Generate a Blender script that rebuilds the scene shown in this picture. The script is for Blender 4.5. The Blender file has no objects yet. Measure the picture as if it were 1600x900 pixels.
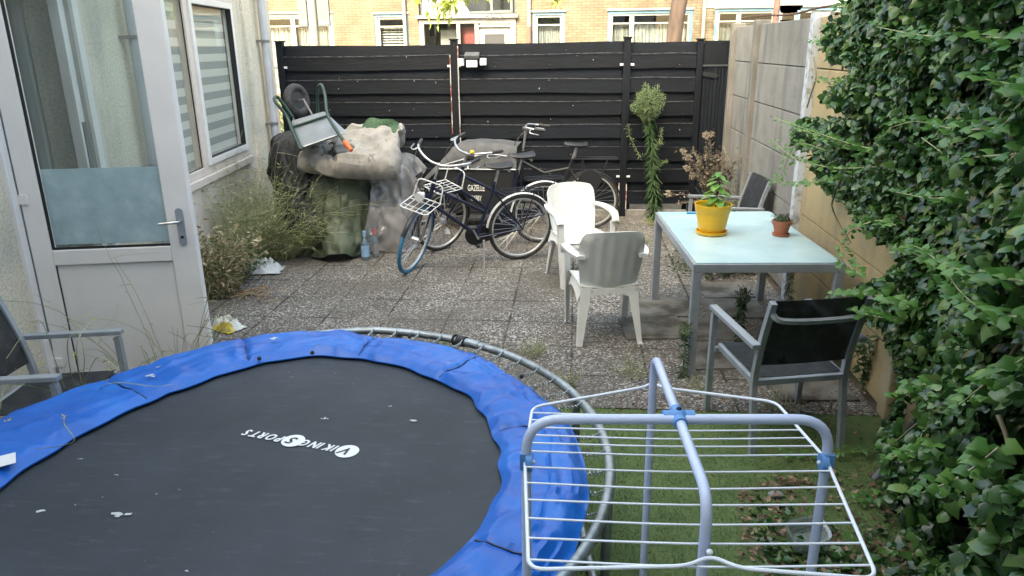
import bpy, bmesh, math, random
import numpy as np
from mathutils import Vector, Matrix, noise as mnoise
PI = math.pi; R_ = math.radians
random.seed(7); RNG = np.random.default_rng(7)
SC = bpy.context.scene
COL = SC.collection

# ------------------------------------------------------------ camera
CF = 1155.0; CH = 2.08
PITCH, YAW, ROLL = R_(18.03), R_(4.94), R_(-0.65)
RM = Matrix.Rotation(YAW, 3, 'Z') @ Matrix.Rotation(PI/2 - PITCH, 3, 'X') @ Matrix.Rotation(ROLL, 3, 'Z')
cam_d = bpy.data.cameras.new('camera'); cam = bpy.data.objects.new('camera', cam_d); COL.objects.link(cam)
cam.matrix_world = Matrix.Translation((0, 0, CH)) @ RM.to_4x4()
cam_d.sensor_width = 36; cam_d.lens = CF/1600*36; cam_d.clip_start = .05; cam_d.clip_end = 500
SC.camera = cam
# ------------------------------------------------------------ sky, sun, exposure
SUN_EL, SUN_AZ = 41.0, 196.0          # sun behind the camera; compass-like azimuth from +Y clockwise
w = bpy.data.worlds.new('World'); SC.world = w; w.use_nodes = True
nt = w.node_tree; bg = nt.nodes['Background']
sky = nt.nodes.new('ShaderNodeTexSky'); sky.sky_type = 'NISHITA'; sky.sun_disc = False
sky.sun_elevation = R_(SUN_EL); sky.sun_rotation = R_(SUN_AZ); sky.air_density = .85; sky.dust_density = 6.0; sky.ozone_density = .0
tint = nt.nodes.new('ShaderNodeMix'); tint.data_type = 'RGBA'; tint.blend_type = 'MULTIPLY'; tint.inputs[0].default_value = 1; tint.inputs[7].default_value = (1.06, 1.04, .86, 1)   # warm tint multiplied into the sky colour against its lavender cast
nt.links.new(sky.outputs[0], tint.inputs[6]); nt.links.new(tint.outputs[2], bg.inputs[0]); bg.inputs[1].default_value = 0.15
sl = bpy.data.lights.new('sun', 'SUN'); sl.energy = 2.0; sl.angle = R_(.53); sl.color = (1, .93, .82)
so = bpy.data.objects.new('sun', sl); COL.objects.link(so)
az = R_(SUN_AZ); sd = Vector((math.sin(az)*math.cos(R_(SUN_EL)), math.cos(az)*math.cos(R_(SUN_EL)), math.sin(R_(SUN_EL))))
so.rotation_euler = sd.to_track_quat('Z', 'Y').to_euler(); so.location = (0, -5, 20)
SC.view_settings.view_transform = 'Standard'; SC.view_settings.look = 'None'; SC.view_settings.gamma = 1
SC.view_settings.exposure = 3.2

# ------------------------------------------------------------ measuring helpers (sight lines meeting real planes)
def ray(x, y): return RM @ Vector((x-800, 450-y, -CF))
def G(x, y, z=0.0):
    d = ray(x, y); t = (z-CH)/d.z; return Vector((0, 0, CH)) + d*t
def PY(x, y, Y):
    d = ray(x, y); return Vector((0, 0, CH)) + d*(Y/d.y)
def PX(x, y, X):
    d = ray(x, y); return Vector((0, 0, CH)) + d*(X/d.x)
RMn = np.array(RM)
def proj_np(P):
    c = (P - np.array([0, 0, CH])) @ RMn
    return 800 + CF*c[:, 0]/-c[:, 2], 450 - CF*c[:, 1]/-c[:, 2]
def in_poly(px, py, poly):
    ins = np.zeros(len(px), bool); n = len(poly)
    for i in range(n):
        x0, y0 = poly[i]; x1, y1 = poly[(i+1) % n]
        c = ((y0 > py) != (y1 > py)) & (px < (x1-x0)*(py-y0)/((y1-y0) if y1 != y0 else 1e-9)+x0)
        ins ^= c
    return ins

# ------------------------------------------------------------ materials
def nodes_of(name):
    m = bpy.data.materials.new(name); m.use_nodes = True
    t = m.node_tree; return m, t, t.nodes['Principled BSDF'], t.nodes['Material Output']
def rgb(c): return (c[0], c[1], c[2], 1)
def coords(t, scale=(1, 1, 1)):
    tc = t.nodes.new('ShaderNodeTexCoord'); mp = t.nodes.new('ShaderNodeMapping'); mp.inputs['Scale'].default_value = scale
    t.links.new(tc.outputs['Object'], mp.inputs['Vector']); return mp.outputs[0]
def noise_n(t, vec, scale, detail=4, rough=.55):
    n = t.nodes.new('ShaderNodeTexNoise'); n.inputs['Scale'].default_value = scale; n.inputs['Detail'].default_value = detail
    n.inputs['Roughness'].default_value = rough; t.links.new(vec, n.inputs['Vector']); return n
def ramp(t, fac, stops):
    r = t.nodes.new('ShaderNodeValToRGB'); e = r.color_ramp.elements
    while len(e) < len(stops): e.new(.5)
    for i, (p, c) in enumerate(stops): e[i].position = p; e[i].color = rgb(c)
    t.links.new(fac, r.inputs[0]); return r.outputs[0]
def mixc(t, fac, a, b, mode='MIX'):
    m = t.nodes.new('ShaderNodeMix'); m.data_type = 'RGBA'; m.blend_type = mode
    for i, v in ((0, fac), (6, a), (7, b)):
        if isinstance(v, bpy.types.NodeSocket): t.links.new(v, m.inputs[i])
        elif i == 0: m.inputs[0].default_value = v
        else: m.inputs[i].default_value = rgb(v)
    return m.outputs[2]
def add_bump(t, b, h, strength=.3, dist=.01):
    n = t.nodes.new('ShaderNodeBump'); n.inputs['Strength'].default_value = strength; n.inputs['Distance'].default_value = dist
    t.links.new(h, n.inputs['Height']); t.links.new(n.outputs[0], b.inputs['Normal'])
def mat(name, col, rough=.5, metal=0.0, col2=None, ns=6.0, lo=.4, hi=.65, bump=0, bs=60, scale=(1, 1, 1), col3=None, ns3=40, lo3=.62, hi3=.7):
    m, t, b, o = nodes_of(name)
    b.inputs['Roughness'].default_value = rough; b.inputs['Metallic'].default_value = metal
    b.inputs['Base Color'].default_value = rgb(col)
    v = coords(t, scale)
    if col2:
        c = ramp(t, noise_n(t, v, ns).outputs[0], [(lo, col), (hi, col2)])
        if col3:
            f = ramp(t, noise_n(t, v, ns3, 5).outputs[0], [(lo3, (0, 0, 0)), (hi3, (1, 1, 1))])
            c = mixc(t, f, c, col3)
        t.links.new(c, b.inputs['Base Color'])
    if bump: add_bump(t, b, noise_n(t, v, bs, 6).outputs[0], bump, .01)
    return m
def leafmat(name, stops, rough=.45, trans=.25):
    m, t, b, o = nodes_of(name)
    g = t.nodes.new('ShaderNodeNewGeometry')
    c = ramp(t, g.outputs['Random Per Island'], stops)
    t.links.new(c, b.inputs['Base Color']); b.inputs['Roughness'].default_value = rough
    tr = t.nodes.new('ShaderNodeBsdfTranslucent'); t.links.new(c, tr.inputs[0])
    mx = t.nodes.new('ShaderNodeMixShader'); mx.inputs[0].default_value = trans
    t.links.new(b.outputs[0], mx.inputs[1]); t.links.new(tr.outputs[0], mx.inputs[2]); t.links.new(mx.outputs[0], o.inputs[0])
    return m
def glassmat(name, tint=(.9, .95, .95), refl=.06, rough=.02, opac=0.0, ocol=(.5, .6, .65)):
    m, t, b, o = nodes_of(name)
    b.inputs['Base Color'].default_value = rgb(ocol); b.inputs['Roughness'].default_value = .35
    tp = t.nodes.new('ShaderNodeBsdfTransparent'); tp.inputs[0].default_value = rgb(tint)
    gl = t.nodes.new('ShaderNodeBsdfGlossy'); gl.inputs['Roughness'].default_value = rough
    fr = t.nodes.new('ShaderNodeLayerWeight'); fr.inputs[0].default_value = .5
    pw = t.nodes.new('ShaderNodeMath'); pw.operation = 'POWER'; t.links.new(fr.outputs['Facing'], pw.inputs[0]); pw.inputs[1].default_value = 4
    ma = t.nodes.new('ShaderNodeMath'); ma.operation = 'MULTIPLY_ADD'; t.links.new(pw.outputs[0], ma.inputs[0]); ma.inputs[1].default_value = .3; ma.inputs[2].default_value = refl
    m1 = t.nodes.new('ShaderNodeMixShader'); t.links.new(ma.outputs[0], m1.inputs[0])
    t.links.new(tp.outputs[0], m1.inputs[1]); t.links.new(gl.outputs[0], m1.inputs[2])
    m2 = t.nodes.new('ShaderNodeMixShader'); m2.inputs[0].default_value = opac
    t.links.new(m1.outputs[0], m2.inputs[1]); t.links.new(b.outputs[0], m2.inputs[2]); t.links.new(m2.outputs[0], o.inputs[0])
    return m

M = {}
M['plastic_white'] = mat('white_plastic', (.7, .71, .7), .42, col2=(.63, .64, .61), ns=7, lo=.45, hi=.7, col3=(.36, .35, .3), ns3=22, lo3=.62, hi3=.85)
M['alu'] = mat('grey_aluminium', (.36, .39, .43), .45, .35, col2=(.3, .33, .36), ns=12)
M['alu_table'] = mat('table_aluminium', (.34, .38, .42), .42, .3, col2=(.29, .32, .36), ns=9)
M['black_frame'] = mat('black_paint', (.015, .016, .018), .4)
M['black_rubber'] = mat('black_rubber', (.02, .02, .022), .75, col2=(.045, .045, .045), ns=20)
M['saddle'] = mat('saddle_vinyl', (.012, .012, .014), .5, bump=.1)
M['chrome'] = mat('steel', (.62, .63, .64), .3, .85, col2=(.45, .45, .45), ns=30)
M['rim'] = mat('rim_alloy', (.6, .61, .6), .35, .6)
M['navy'] = mat('navy_frame', (.006, .01, .032), .32, .1, col2=(.01, .016, .045), ns=10)
M['blue_tyre'] = mat('blue_tyre', (.03, .17, .33), .65, col2=(.05, .2, .36), ns=30)
M['white_paint'] = mat('white_painted_metal', (.62, .64, .64), .4, col2=(.5, .51, .5), ns=14)
M['upvc'] = mat('white_upvc', (.8, .78, .765), .38, col2=(.74, .72, .71), ns=3)
M['upvc_warm'] = mat('cream_upvc', (.7, .62, .56), .42, col2=(.63, .56, .5), ns=3, col3=(.4, .33, .27), ns3=18, lo3=.66, hi3=.85)
M['pipe'] = mat('grey_pvc', (.47, .49, .54), .4, col2=(.41, .43, .47), ns=4)
M['bracket'] = mat('dull_bracket', (.22, .21, .22), .5, .5)
M['gasket'] = mat('black_gasket', (.015, .015, .015), .6)
M['glass'] = glassmat('clear_glass', (.94, .95, .93), .04)
M['dusty_glass'] = glassmat('dusty_glass', (.8, .85, .84), .05, .05, .07, (.5, .52, .5))
M['tub'] = glassmat('translucent_tub', (.8, .85, .84), .1, .2, .3, (.55, .6, .6))
M['clearfilm'] = glassmat('plastic_film', (.8, .8, .8), .06, .25, .5, (.42, .4, .39))
M['bottle_glass'] = glassmat('bottle_glass', (.6, .75, .8), .25, .03, .25, (.3, .4, .5))
def frosted():
    m, t, b, o = nodes_of('frosted_film')
    v = coords(t); n = noise_n(t, v, 9, 6)
    t.links.new(ramp(t, n.outputs[0], [(.3, (.27, .38, .42)), (.55, (.34, .46, .5)), (.75, (.45, .56, .58))]), b.inputs['Base Color'])
    b.inputs['Roughness'].default_value = .35; return m
M['frosted'] = frosted()
def tabletop():
    m, t, b, o = nodes_of('aqua_glass_top')
    v = coords(t); n = noise_n(t, v, 2.5, 6, .65)
    t.links.new(ramp(t, n.outputs[0], [(.3, (.42, .6, .65)), (.5, (.47, .66, .7)), (.66, (.53, .69, .72)), (.8, (.6, .7, .71))]), b.inputs['Base Color'])
    n2 = noise_n(t, v, 5, 5)
    t.links.new(ramp(t, n2.outputs[0], [(.35, (.14, .14, .14)), (.7, (.24, .24, .24))]), b.inputs['Roughness'])
    return m
M['tabletop'] = tabletop()
def meshfabric():
    m, t, b, o = nodes_of('black_mesh_fabric')
    b.inputs['Base Color'].default_value = (.02, .022, .026, 1); b.inputs['Roughness'].default_value = .55
    v = coords(t); n = noise_n(t, v, 18, 5)
    t.links.new(ramp(t, n.outputs[0], [(.45, (.018, .02, .024)), (.75, (.05, .055, .06))]), b.inputs['Base Color'])
    tp = t.nodes.new('ShaderNodeBsdfTransparent'); mx = t.nodes.new('ShaderNodeMixShader'); mx.inputs[0].default_value = .16
    t.links.new(b.outputs[0], mx.inputs[1]); t.links.new(tp.outputs[0], mx.inputs[2]); t.links.new(mx.outputs[0], o.inputs[0])
    return m
M['textilene'] = meshfabric()
def plaster():
    m, t, b, o = nodes_of('roughcast_plaster')
    v = coords(t)
    base = ramp(t, noise_n(t, v, 1.4, 6, .6).outputs[0], [(.32, (.55, .53, .45)), (.5, (.76, .69, .55)), (.7, (.8, .73, .6))])
    v2 = coords(t, (1, 1, .18)); st = ramp(t, noise_n(t, v2, 3.5, 5).outputs[0], [(.52, (0, 0, 0)), (.75, (1, 1, 1))])
    c = mixc(t, st, base, (.36, .38, .36))
    sp = ramp(t, noise_n(t, v, 55, 4, .7).outputs[0], [(.36, (.52, .52, .5)), (.55, (1, 1, 1))])
    c = mixc(t, .65, c, sp, 'MULTIPLY')
    t.links.new(c, b.inputs['Base Color']); b.inputs['Roughness'].default_value = .9
    add_bump(t, b, noise_n(t, v, 90, 5, .7).outputs[0], .55, .01); return m
M['plaster'] = plaster()
def patio():
    m, t, b, o = nodes_of('washed_gravel_paving')
    v = coords(t)
    vo = t.nodes.new('ShaderNodeTexVoronoi'); vo.inputs['Scale'].default_value = 78; t.links.new(v, vo.inputs['Vector'])
    sep = t.nodes.new('ShaderNodeSeparateColor'); t.links.new(vo.outputs['Color'], sep.inputs[0])
    peb = ramp(t, sep.outputs[0], [(0, (.095, .088, .08)), (.3, (.17, .158, .142)), (.55, (.25, .235, .212)), (.78, (.4, .38, .35)), (.92, (.65, .63, .59))])
    edge = ramp(t, vo.outputs['Distance'], [(.3, (1, 1, 1)), (.62, (.3, .28, .26))])
    c = mixc(t, .9, peb, edge, 'MULTIPLY')
    dirt = ramp(t, noise_n(t, v, 1.3, 8, .65).outputs[0], [(.36, (0, 0, 0)), (.62, (1, 1, 1))])
    c = mixc(t, dirt, mixc(t, .68, c, (.09, .078, .062)), c)
    br = t.nodes.new('ShaderNodeTexBrick'); br.offset = 0; br.inputs['Scale'].default_value = 1
    br.inputs['Brick Width'].default_value = .5; br.inputs['Row Height'].default_value = .5; br.inputs['Mortar Size'].default_value = .009
    br.inputs['Color1'].default_value = (1, 1, 1, 1); br.inputs['Color2'].default_value = (.8, .8, .79, 1); br.inputs['Mortar'].default_value = (.12, .12, .09, 1)
    t.links.new(v, br.inputs['Vector'])
    mo = ramp(t, noise_n(t, v, 2.2, 4).outputs[0], [(.4, (.25, .25, .25)), (.6, (.95, .95, .95))])
    c = mixc(t, mo, c, mixc(t, 1, c, br.outputs[0], 'MULTIPLY'))
    t.links.new(c, b.inputs['Base Color']); b.inputs['Roughness'].default_value = .85
    add_bump(t, b, vo.outputs['Distance'], .5, -.006); return m
M['patio'] = patio()
M['soil'] = mat('soil', (.055, .04, .028), .95, col2=(.12, .095, .07), ns=7, bump=.6, bs=40, col3=(.05, .06, .03), ns3=3, lo3=.5, hi3=.65)
M['turf'] = mat('turf_backing', (.075, .12, .036), .9, col2=(.11, .155, .05), ns=6, bump=.1, bs=180, col3=(.08, .085, .04), ns3=2.2, lo3=.6, hi3=.75)
M['slab'] = mat('grey_slab', (.14, .132, .118), .9, col2=(.2, .19, .17), ns=5, bump=.3, bs=90, col3=(.06, .055, .04), ns3=3.5, lo3=.45, hi3=.62)
M['kerbstone'] = mat('concrete_edging', (.3, .29, .27), .9, col2=(.2, .2, .18), ns=8, bump=.3)
def fencewood(name, scale):
    m, t, b, o = nodes_of(name)
    v = coords(t, scale)
    c = ramp(t, noise_n(t, v, 5, 8, .65).outputs[0], [(.33, (.002, .0045, .0095)), (.56, (.005, .0095, .019)), (.7, (.012, .02, .034)), (.85, (.042, .056, .078))])
    v2 = coords(t); kn = noise_n(t, v2, 6, 3)
    c = mixc(t, ramp(t, kn.outputs[0], [(.68, (0, 0, 0)), (.76, (1, 1, 1))]), c, (.006, .007, .01))
    t.links.new(c, b.inputs['Base Color']); b.inputs['Roughness'].default_value = .62
    b.inputs['Specular IOR Level'].default_value = .3
    g = t.nodes.new('ShaderNodeNewGeometry'); vr = ramp(t, g.outputs['Random Per Island'], [(0, (.55, .55, .55)), (1, (1.0, 1.0, 1.0))])
    wz = ramp(t, noise_n(t, coords(t, (1.2, 1, 1.2)), 1.6, 6, .7).outputs[0], [(.45, (.7, .7, .7)), (.75, (1, 1, 1))])
    c2 = mixc(t, 1, mixc(t, 1, c, vr, 'MULTIPLY'), wz, 'MULTIPLY'); c3 = t.nodes.new('ShaderNodeMix'); c3.data_type = 'RGBA'; c3.blend_type = 'ADD'; c3.inputs[0].default_value = 1; t.links.new(c2, c3.inputs[6])
    sc_ = ramp(t, noise_n(t, coords(t, (2.5, 1, 30)), 6, 6, .75).outputs[0], [(.66, (0, 0, 0)), (.85, (.055, .06, .068))]); t.links.new(sc_, c3.inputs[7]); t.links.new(c3.outputs[2], b.inputs['Base Color'])
    add_bump(t, b, noise_n(t, v, 9, 6).outputs[0], .5, .01); return m
M['fence_edge'] = mat('board_edge_highlight', (.1, .105, .115), .8, col2=(.02, .023, .03), ns=4, lo=.45, hi=.6, scale=(3, 1, 1))  # pale colour painted in for the light that the board tops catch
M['fence'] = fencewood('black_stained_boards', (.9, 1, 22))
M['fence_post'] = fencewood('black_stained_posts', (10, 10, .8))
M['fence_post2'] = mat('worn_post_edge', (.5, .48, .45), .8, col2=(.25, .08, .06), ns=7, lo=.5, hi=.56, scale=(1, 1, 1))
def concrete(name, a, b_, c_, streak):
    m, t, b, o = nodes_of(name)
    v = coords(t)
    c = ramp(t, noise_n(t, v, 2.5, 7, .65).outputs[0], [(.3, a), (.5, b_), (.72, c_)])
    v2 = coords(t, (1, 1, .15))
    st = ramp(t, noise_n(t, v2, 4.5, 5).outputs[0], [(.5, (0, 0, 0)), (.72, (1, 1, 1))])
    c = mixc(t, st, c, streak)
    sp = ramp(t, noise_n(t, v, 70, 4, .7).outputs[0], [(.35, (.65, .65, .65)), (.5, (1, 1, 1))])
    c = mixc(t, .6, c, sp, 'MULTIPLY')
    t.links.new(c, b.inputs['Base Color']); b.inputs['Roughness'].default_value = .9
    add_bump(t, b, noise_n(t, v, 60, 6).outputs[0], .4, .01); return m
M['concrete'] = concrete('weathered_concrete', (.17, .165, .148), (.24, .23, .208), (.3, .29, .265), (.135, .135, .128))
M['concrete_post'] = concrete('concrete_post', (.15, .142, .128), (.2, .19, .17), (.26, .245, .225), (.12, .115, .105))
M['yellow_concrete'] = concrete('peeling_yellow_paint', (.3, .26, .18), (.42, .32, .165), (.48, .37, .2), (.27, .22, .14))
M['yellow_post'] = concrete('yellow_painted_post', (.3, .24, .15), (.4, .31, .19), (.46, .38, .25), (.25, .2, .13))
M['whitewash'] = mat('peeling_whitewash', (.5, .53, .57), .85, col2=(.3, .3, .28), ns=16, lo=.5, hi=.62, bump=.4)
def brickmat():
    m, t, b, o = nodes_of('yellow_brick')
    tc = t.nodes.new('ShaderNodeTexCoord'); sp = t.nodes.new('ShaderNodeSeparateXYZ'); cb = t.nodes.new('ShaderNodeCombineXYZ')
    t.links.new(tc.outputs['Object'], sp.inputs[0]); t.links.new(sp.outputs[0], cb.inputs[0]); t.links.new(sp.outputs[2], cb.inputs[1])
    br = t.nodes.new('ShaderNodeTexBrick'); br.inputs['Scale'].default_value = 1; br.inputs['Brick Width'].default_value = .23
    br.inputs['Row Height'].default_value = .068; br.inputs['Mortar Size'].default_value = .007; br.inputs['Bias'].default_value = 0
    br.inputs['Color1'].default_value = (.12, .098, .06, 1); br.inputs['Color2'].default_value = (.085, .068, .042, 1); br.inputs['Mortar'].default_value = (.06, .042, .028, 1)
    t.links.new(cb.outputs[0], br.inputs['Vector'])
    n = ramp(t, noise_n(t, tc.outputs['Object'], 1.2, 6).outputs[0], [(.35, (.7, .66, .6)), (.6, (1, 1, 1))])
    t.links.new(mixc(t, 1, br.outputs[0], n, 'MULTIPLY'), b.inputs['Base Color']); b.inputs['Roughness'].default_value = .9
    return m
M['brick'] = brickmat()
M['stucco'] = mat('cream_stucco', (.17, .165, .14), .8, col2=(.14, .135, .115), ns=2)
M['cream_frame'] = mat('cream_frame', (.17, .165, .145), .5)
M['blue_frame'] = mat('blue_grey_frame', (.055, .12, .17), .5, col2=(.075, .15, .2), ns=5)
M['curtain'] = mat('grey_curtain', (.12, .13, .125), .9, col2=(.22, .23, .22), ns=5, scale=(5, 1, .2), lo=.4, hi=.6)
M['dark_room'] = mat('dark_interior', (.02, .022, .025), .9)
M['room_grey'] = mat('interior_wall', (.14, .145, .15), .9)
M['room_light'] = mat('interior_reveal', (.42, .45, .45), .9)
M['blind'] = mat('white_blind', (.8, .78, .74), .8)
M['blind_grey'] = mat('sheer_blind_band', (.45, .46, .45), .9)
M['red_door'] = mat('red_board', (.1, .012, .012), .5)
M['white_sign'] = mat('white_plate', (.7, .7, .7), .5)
M['signgrey'] = mat('sign_back_grey', (.06, .07, .075), .5, .2)
M['lamp_panel'] = mat('lamp_lens', (.6, .62, .64), .25)
M['bark'] = mat('bark', (.06, .04, .028), .95, col2=(.03, .02, .015), ns=9, scale=(1, 1, .25), bump=.8, bs=20)
M['rust'] = mat('rusty_iron', (.07, .035, .025), .85, col2=(.12, .065, .045), ns=15)
def matweave():
    m, t, b, o = nodes_of('trampoline_mat')
    v = coords(t); v2 = coords(t, (1, 5, 1)); v3 = coords(t, (4, 1, 1))
    c = ramp(t, noise_n(t, v, 2.2, 7, .65).outputs[0], [(.3, (.014, .018, .023)), (.55, (.023, .029, .037)), (.75, (.034, .043, .053))])
    c = mixc(t, ramp(t, noise_n(t, v2, 7, 6, .7).outputs[0], [(.56, (0, 0, 0)), (.85, (.7, .7, .7))]), c, (.09, .1, .115))
    c = mixc(t, ramp(t, noise_n(t, v3, 11, 6, .75).outputs[0], [(.6, (0, 0, 0)), (.9, (.6, .6, .6))]), c, (.1, .11, .12))
    c = mixc(t, ramp(t, noise_n(t, v, 60, 2).outputs[0], [(.72, (0, 0, 0)), (.78, (.5, .5, .5))]), c, (.12, .12, .12))
    t.links.new(c, b.inputs['Base Color']); b.inputs['Roughness'].default_value = .6
    w1 = t.nodes.new('ShaderNodeTexChecker'); w1.inputs['Scale'].default_value = 320; t.links.new(v, w1.inputs[0]); add_bump(t, b, w1.outputs[1], .2, .002)
    return m
M['mat'] = matweave()
def padmat():
    m, t, b, o = nodes_of('blue_pvc_pad')
    v = coords(t); b.inputs['Roughness'].default_value = .34
    c = ramp(t, noise_n(t, v, 3, 6).outputs[0], [(.3, (.005, .085, .4)), (.55, (.008, .12, .5)), (.75, (.015, .17, .58))])
    c = mixc(t, ramp(t, noise_n(t, v, 8, 6, .7).outputs[0], [(.6, (0, 0, 0)), (.85, (.55, .55, .55))]), c, (.1, .18, .4))
    t.links.new(c, b.inputs['Base Color'])
    n = noise_n(t, v, 7, 5, .5); n2 = noise_n(t, v, 26, 5, .6)
    try: n.noise_type = 'RIDGED_MULTIFRACTAL'
    except Exception: pass
    ad = t.nodes.new('ShaderNodeMath'); ad.operation = 'MULTIPLY_ADD'; t.links.new(n2.outputs[0], ad.inputs[0]); ad.inputs[1].default_value = .5; t.links.new(n.outputs[0], ad.inputs[2])
    add_bump(t, b, ad.outputs[0], .32, .01); return m
M['padblue'] = padmat()
M['galv'] = mat('galvanised_steel', (.3, .33, .34), .42, .7, col2=(.4, .43, .44), ns=25, col3=(.2, .21, .21), ns3=8, lo3=.5, hi3=.7)
M['ink'] = mat('white_print', (.72, .73, .72), .6)
M['dropping'] = mat('bird_dropping', (.5, .51, .5), .8)
M['rack_tube'] = mat('white_blue_tube', (.5, .58, .78), .3, col2=(.56, .63, .8), ns=5)
M['rack_wire'] = mat('white_wire', (.78, .82, .88), .35)
M['rack_blue'] = mat('blue_clip', (.1, .27, .58), .4)
M['yellow_pot'] = mat('yellow_plastic', (.8, .44, .008), .38, col2=(.7, .38, .01), ns=6)
M['terracotta'] = mat('terracotta', (.4, .14, .07), .8, col2=(.32, .12, .07), ns=15)
M['cyanplastic'] = mat('blue_plastic', (.02, .25, .5), .4)
M['grey_tarp'] = mat('grey_beige_cover', (.2, .19, .17), .8, col2=(.13, .12, .105), ns=3.5, lo=.38, hi=.7, bump=.9, bs=14, col3=(.05, .045, .04), ns3=9, lo3=.57, hi3=.7)
M['green_tarp'] = mat('olive_cover', (.062, .078, .048), .62, col2=(.095, .11, .075), ns=4, bump=.35, bs=25, col3=(.03, .038, .02), ns3=9, lo3=.62, hi3=.75)
M['black_tarp'] = mat('black_cover', (.012, .012, .014), .6, col2=(.03, .03, .032), ns=5, bump=.5, bs=25)
M['green_net'] = mat('green_mat', (.022, .06, .028), .8, col2=(.05, .105, .05), ns=60, lo=.45, hi=.55)
M['barrow'] = mat('grey_steel_tray', (.2, .225, .24), .4, .4, col2=(.26, .28, .3), ns=5)
M['dark_green'] = mat('dark_green_tube', (.015, .045, .035), .4)
M['orange'] = mat('orange_grip', (.75, .13, .03), .5)
M['box_grey'] = mat('grey_canvas', (.06, .064, .068), .75, col2=(.09, .094, .1), ns=8, bump=.2)
M['box_black'] = mat('black_box', (.014, .015, .017), .5)
M['bell'] = mat('yellow_bell', (.65, .5, .02), .35)
M['bag_white'] = mat('crumpled_plastic', (.42, .45, .48), .4, bump=.4, bs=30)
M['packet'] = mat('printed_packet', (.62, .62, .58), .4, col2=(.55, .42, .05), ns=5, lo=.5, hi=.53, bump=.3, bs=25)
M['label_blue'] = mat('blue_label', (.25, .42, .62), .5)
M['pink'] = mat('pink_plastic', (.6, .12, .14), .45)
M['twig'] = mat('dry_twig', (.3, .2, .11), .9, col2=(.4, .28, .16), ns=30)
M['stem'] = mat('green_stem', (.16, .2, .07), .7)
M['woody'] = mat('woody_vine', (.2, .16, .09), .85)
M['stone'] = mat('stone', (.25, .25, .24), .9)
M['hose'] = mat('grey_conduit', (.16, .16, .18), .6)
M['ivy'] = leafmat('ivy_leaf', [(0, (.012, .038, .01)), (.35, (.028, .08, .018)), (.65, (.055, .13, .03)), (.88, (.1, .19, .045)), (1, (.18, .27, .08))], .22, .15)
M['ivy_young'] = leafmat('young_ivy_leaf', [(0, (.06, .16, .03)), (.6, (.1, .24, .045)), (1, (.17, .32, .07))], .35, .3)
M['street_leaf'] = leafmat('street_tree_leaf', [(0, (.14, .2, .03)), (.6, (.26, .32, .05)), (1, (.36, .4, .08))], .5, .4)
M['weed'] = leafmat('weed_leaf', [(0, (.15, .21, .08)), (.5, (.27, .33, .14)), (.85, (.4, .43, .23)), (1, (.5, .45, .28))], .7, .3)
M['weed_dark'] = leafmat('weed_dark_leaf', [(0, (.03, .06, .02)), (1, (.08, .13, .045))], .7, .3)
M['weed_stem'] = leafmat('weed_stem', [(0, (.24, .28, .11)), (.6, (.4, .43, .21)), (1, (.58, .53, .36))], .8, .1)
M['dry_weed'] = leafmat('dry_weed', [(0, (.16, .13, .07)), (.5, (.3, .25, .14)), (1, (.5, .42, .27))], .9, .2)
M['fleabane_leaf'] = leafmat('narrow_leaf', [(0, (.035, .08, .03)), (1, (.08, .15, .055))], .55, .25)
M['fleabane_bud'] = leafmat('pale_bud', [(0, (.14, .22, .08)), (1, (.32, .4, .2))], .8, .2)
M['light_leaf'] = leafmat('light_green_leaf', [(0, (.13, .3, .05)), (1, (.26, .46, .12))], .5, .35)
M['thistle'] = leafmat('dry_thistle', [(0, (.1, .075, .055)), (.6, (.2, .16, .12)), (1, (.32, .27, .2))], .9, .15)
M['fluff'] = leafmat('thistle_fluff', [(0, (.35, .28, .19)), (1, (.6, .52, .42))], .95, .3)
M['yflower'] = leafmat('yellow_flower', [(0, (.6, .55, .06)), (1, (.75, .7, .15))], .8, .2)
M['dead_leaf'] = leafmat('dead_leaf', [(0, (.09, .05, .03)), (.5, (.2, .12, .075)), (1, (.38, .26, .18))], .85, .15)
M['blade'] = leafmat('turf_blade', [(0, (.085, .13, .032)), (.6, (.16, .215, .06)), (1, (.3, .34, .13))], .7, .2)

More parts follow.
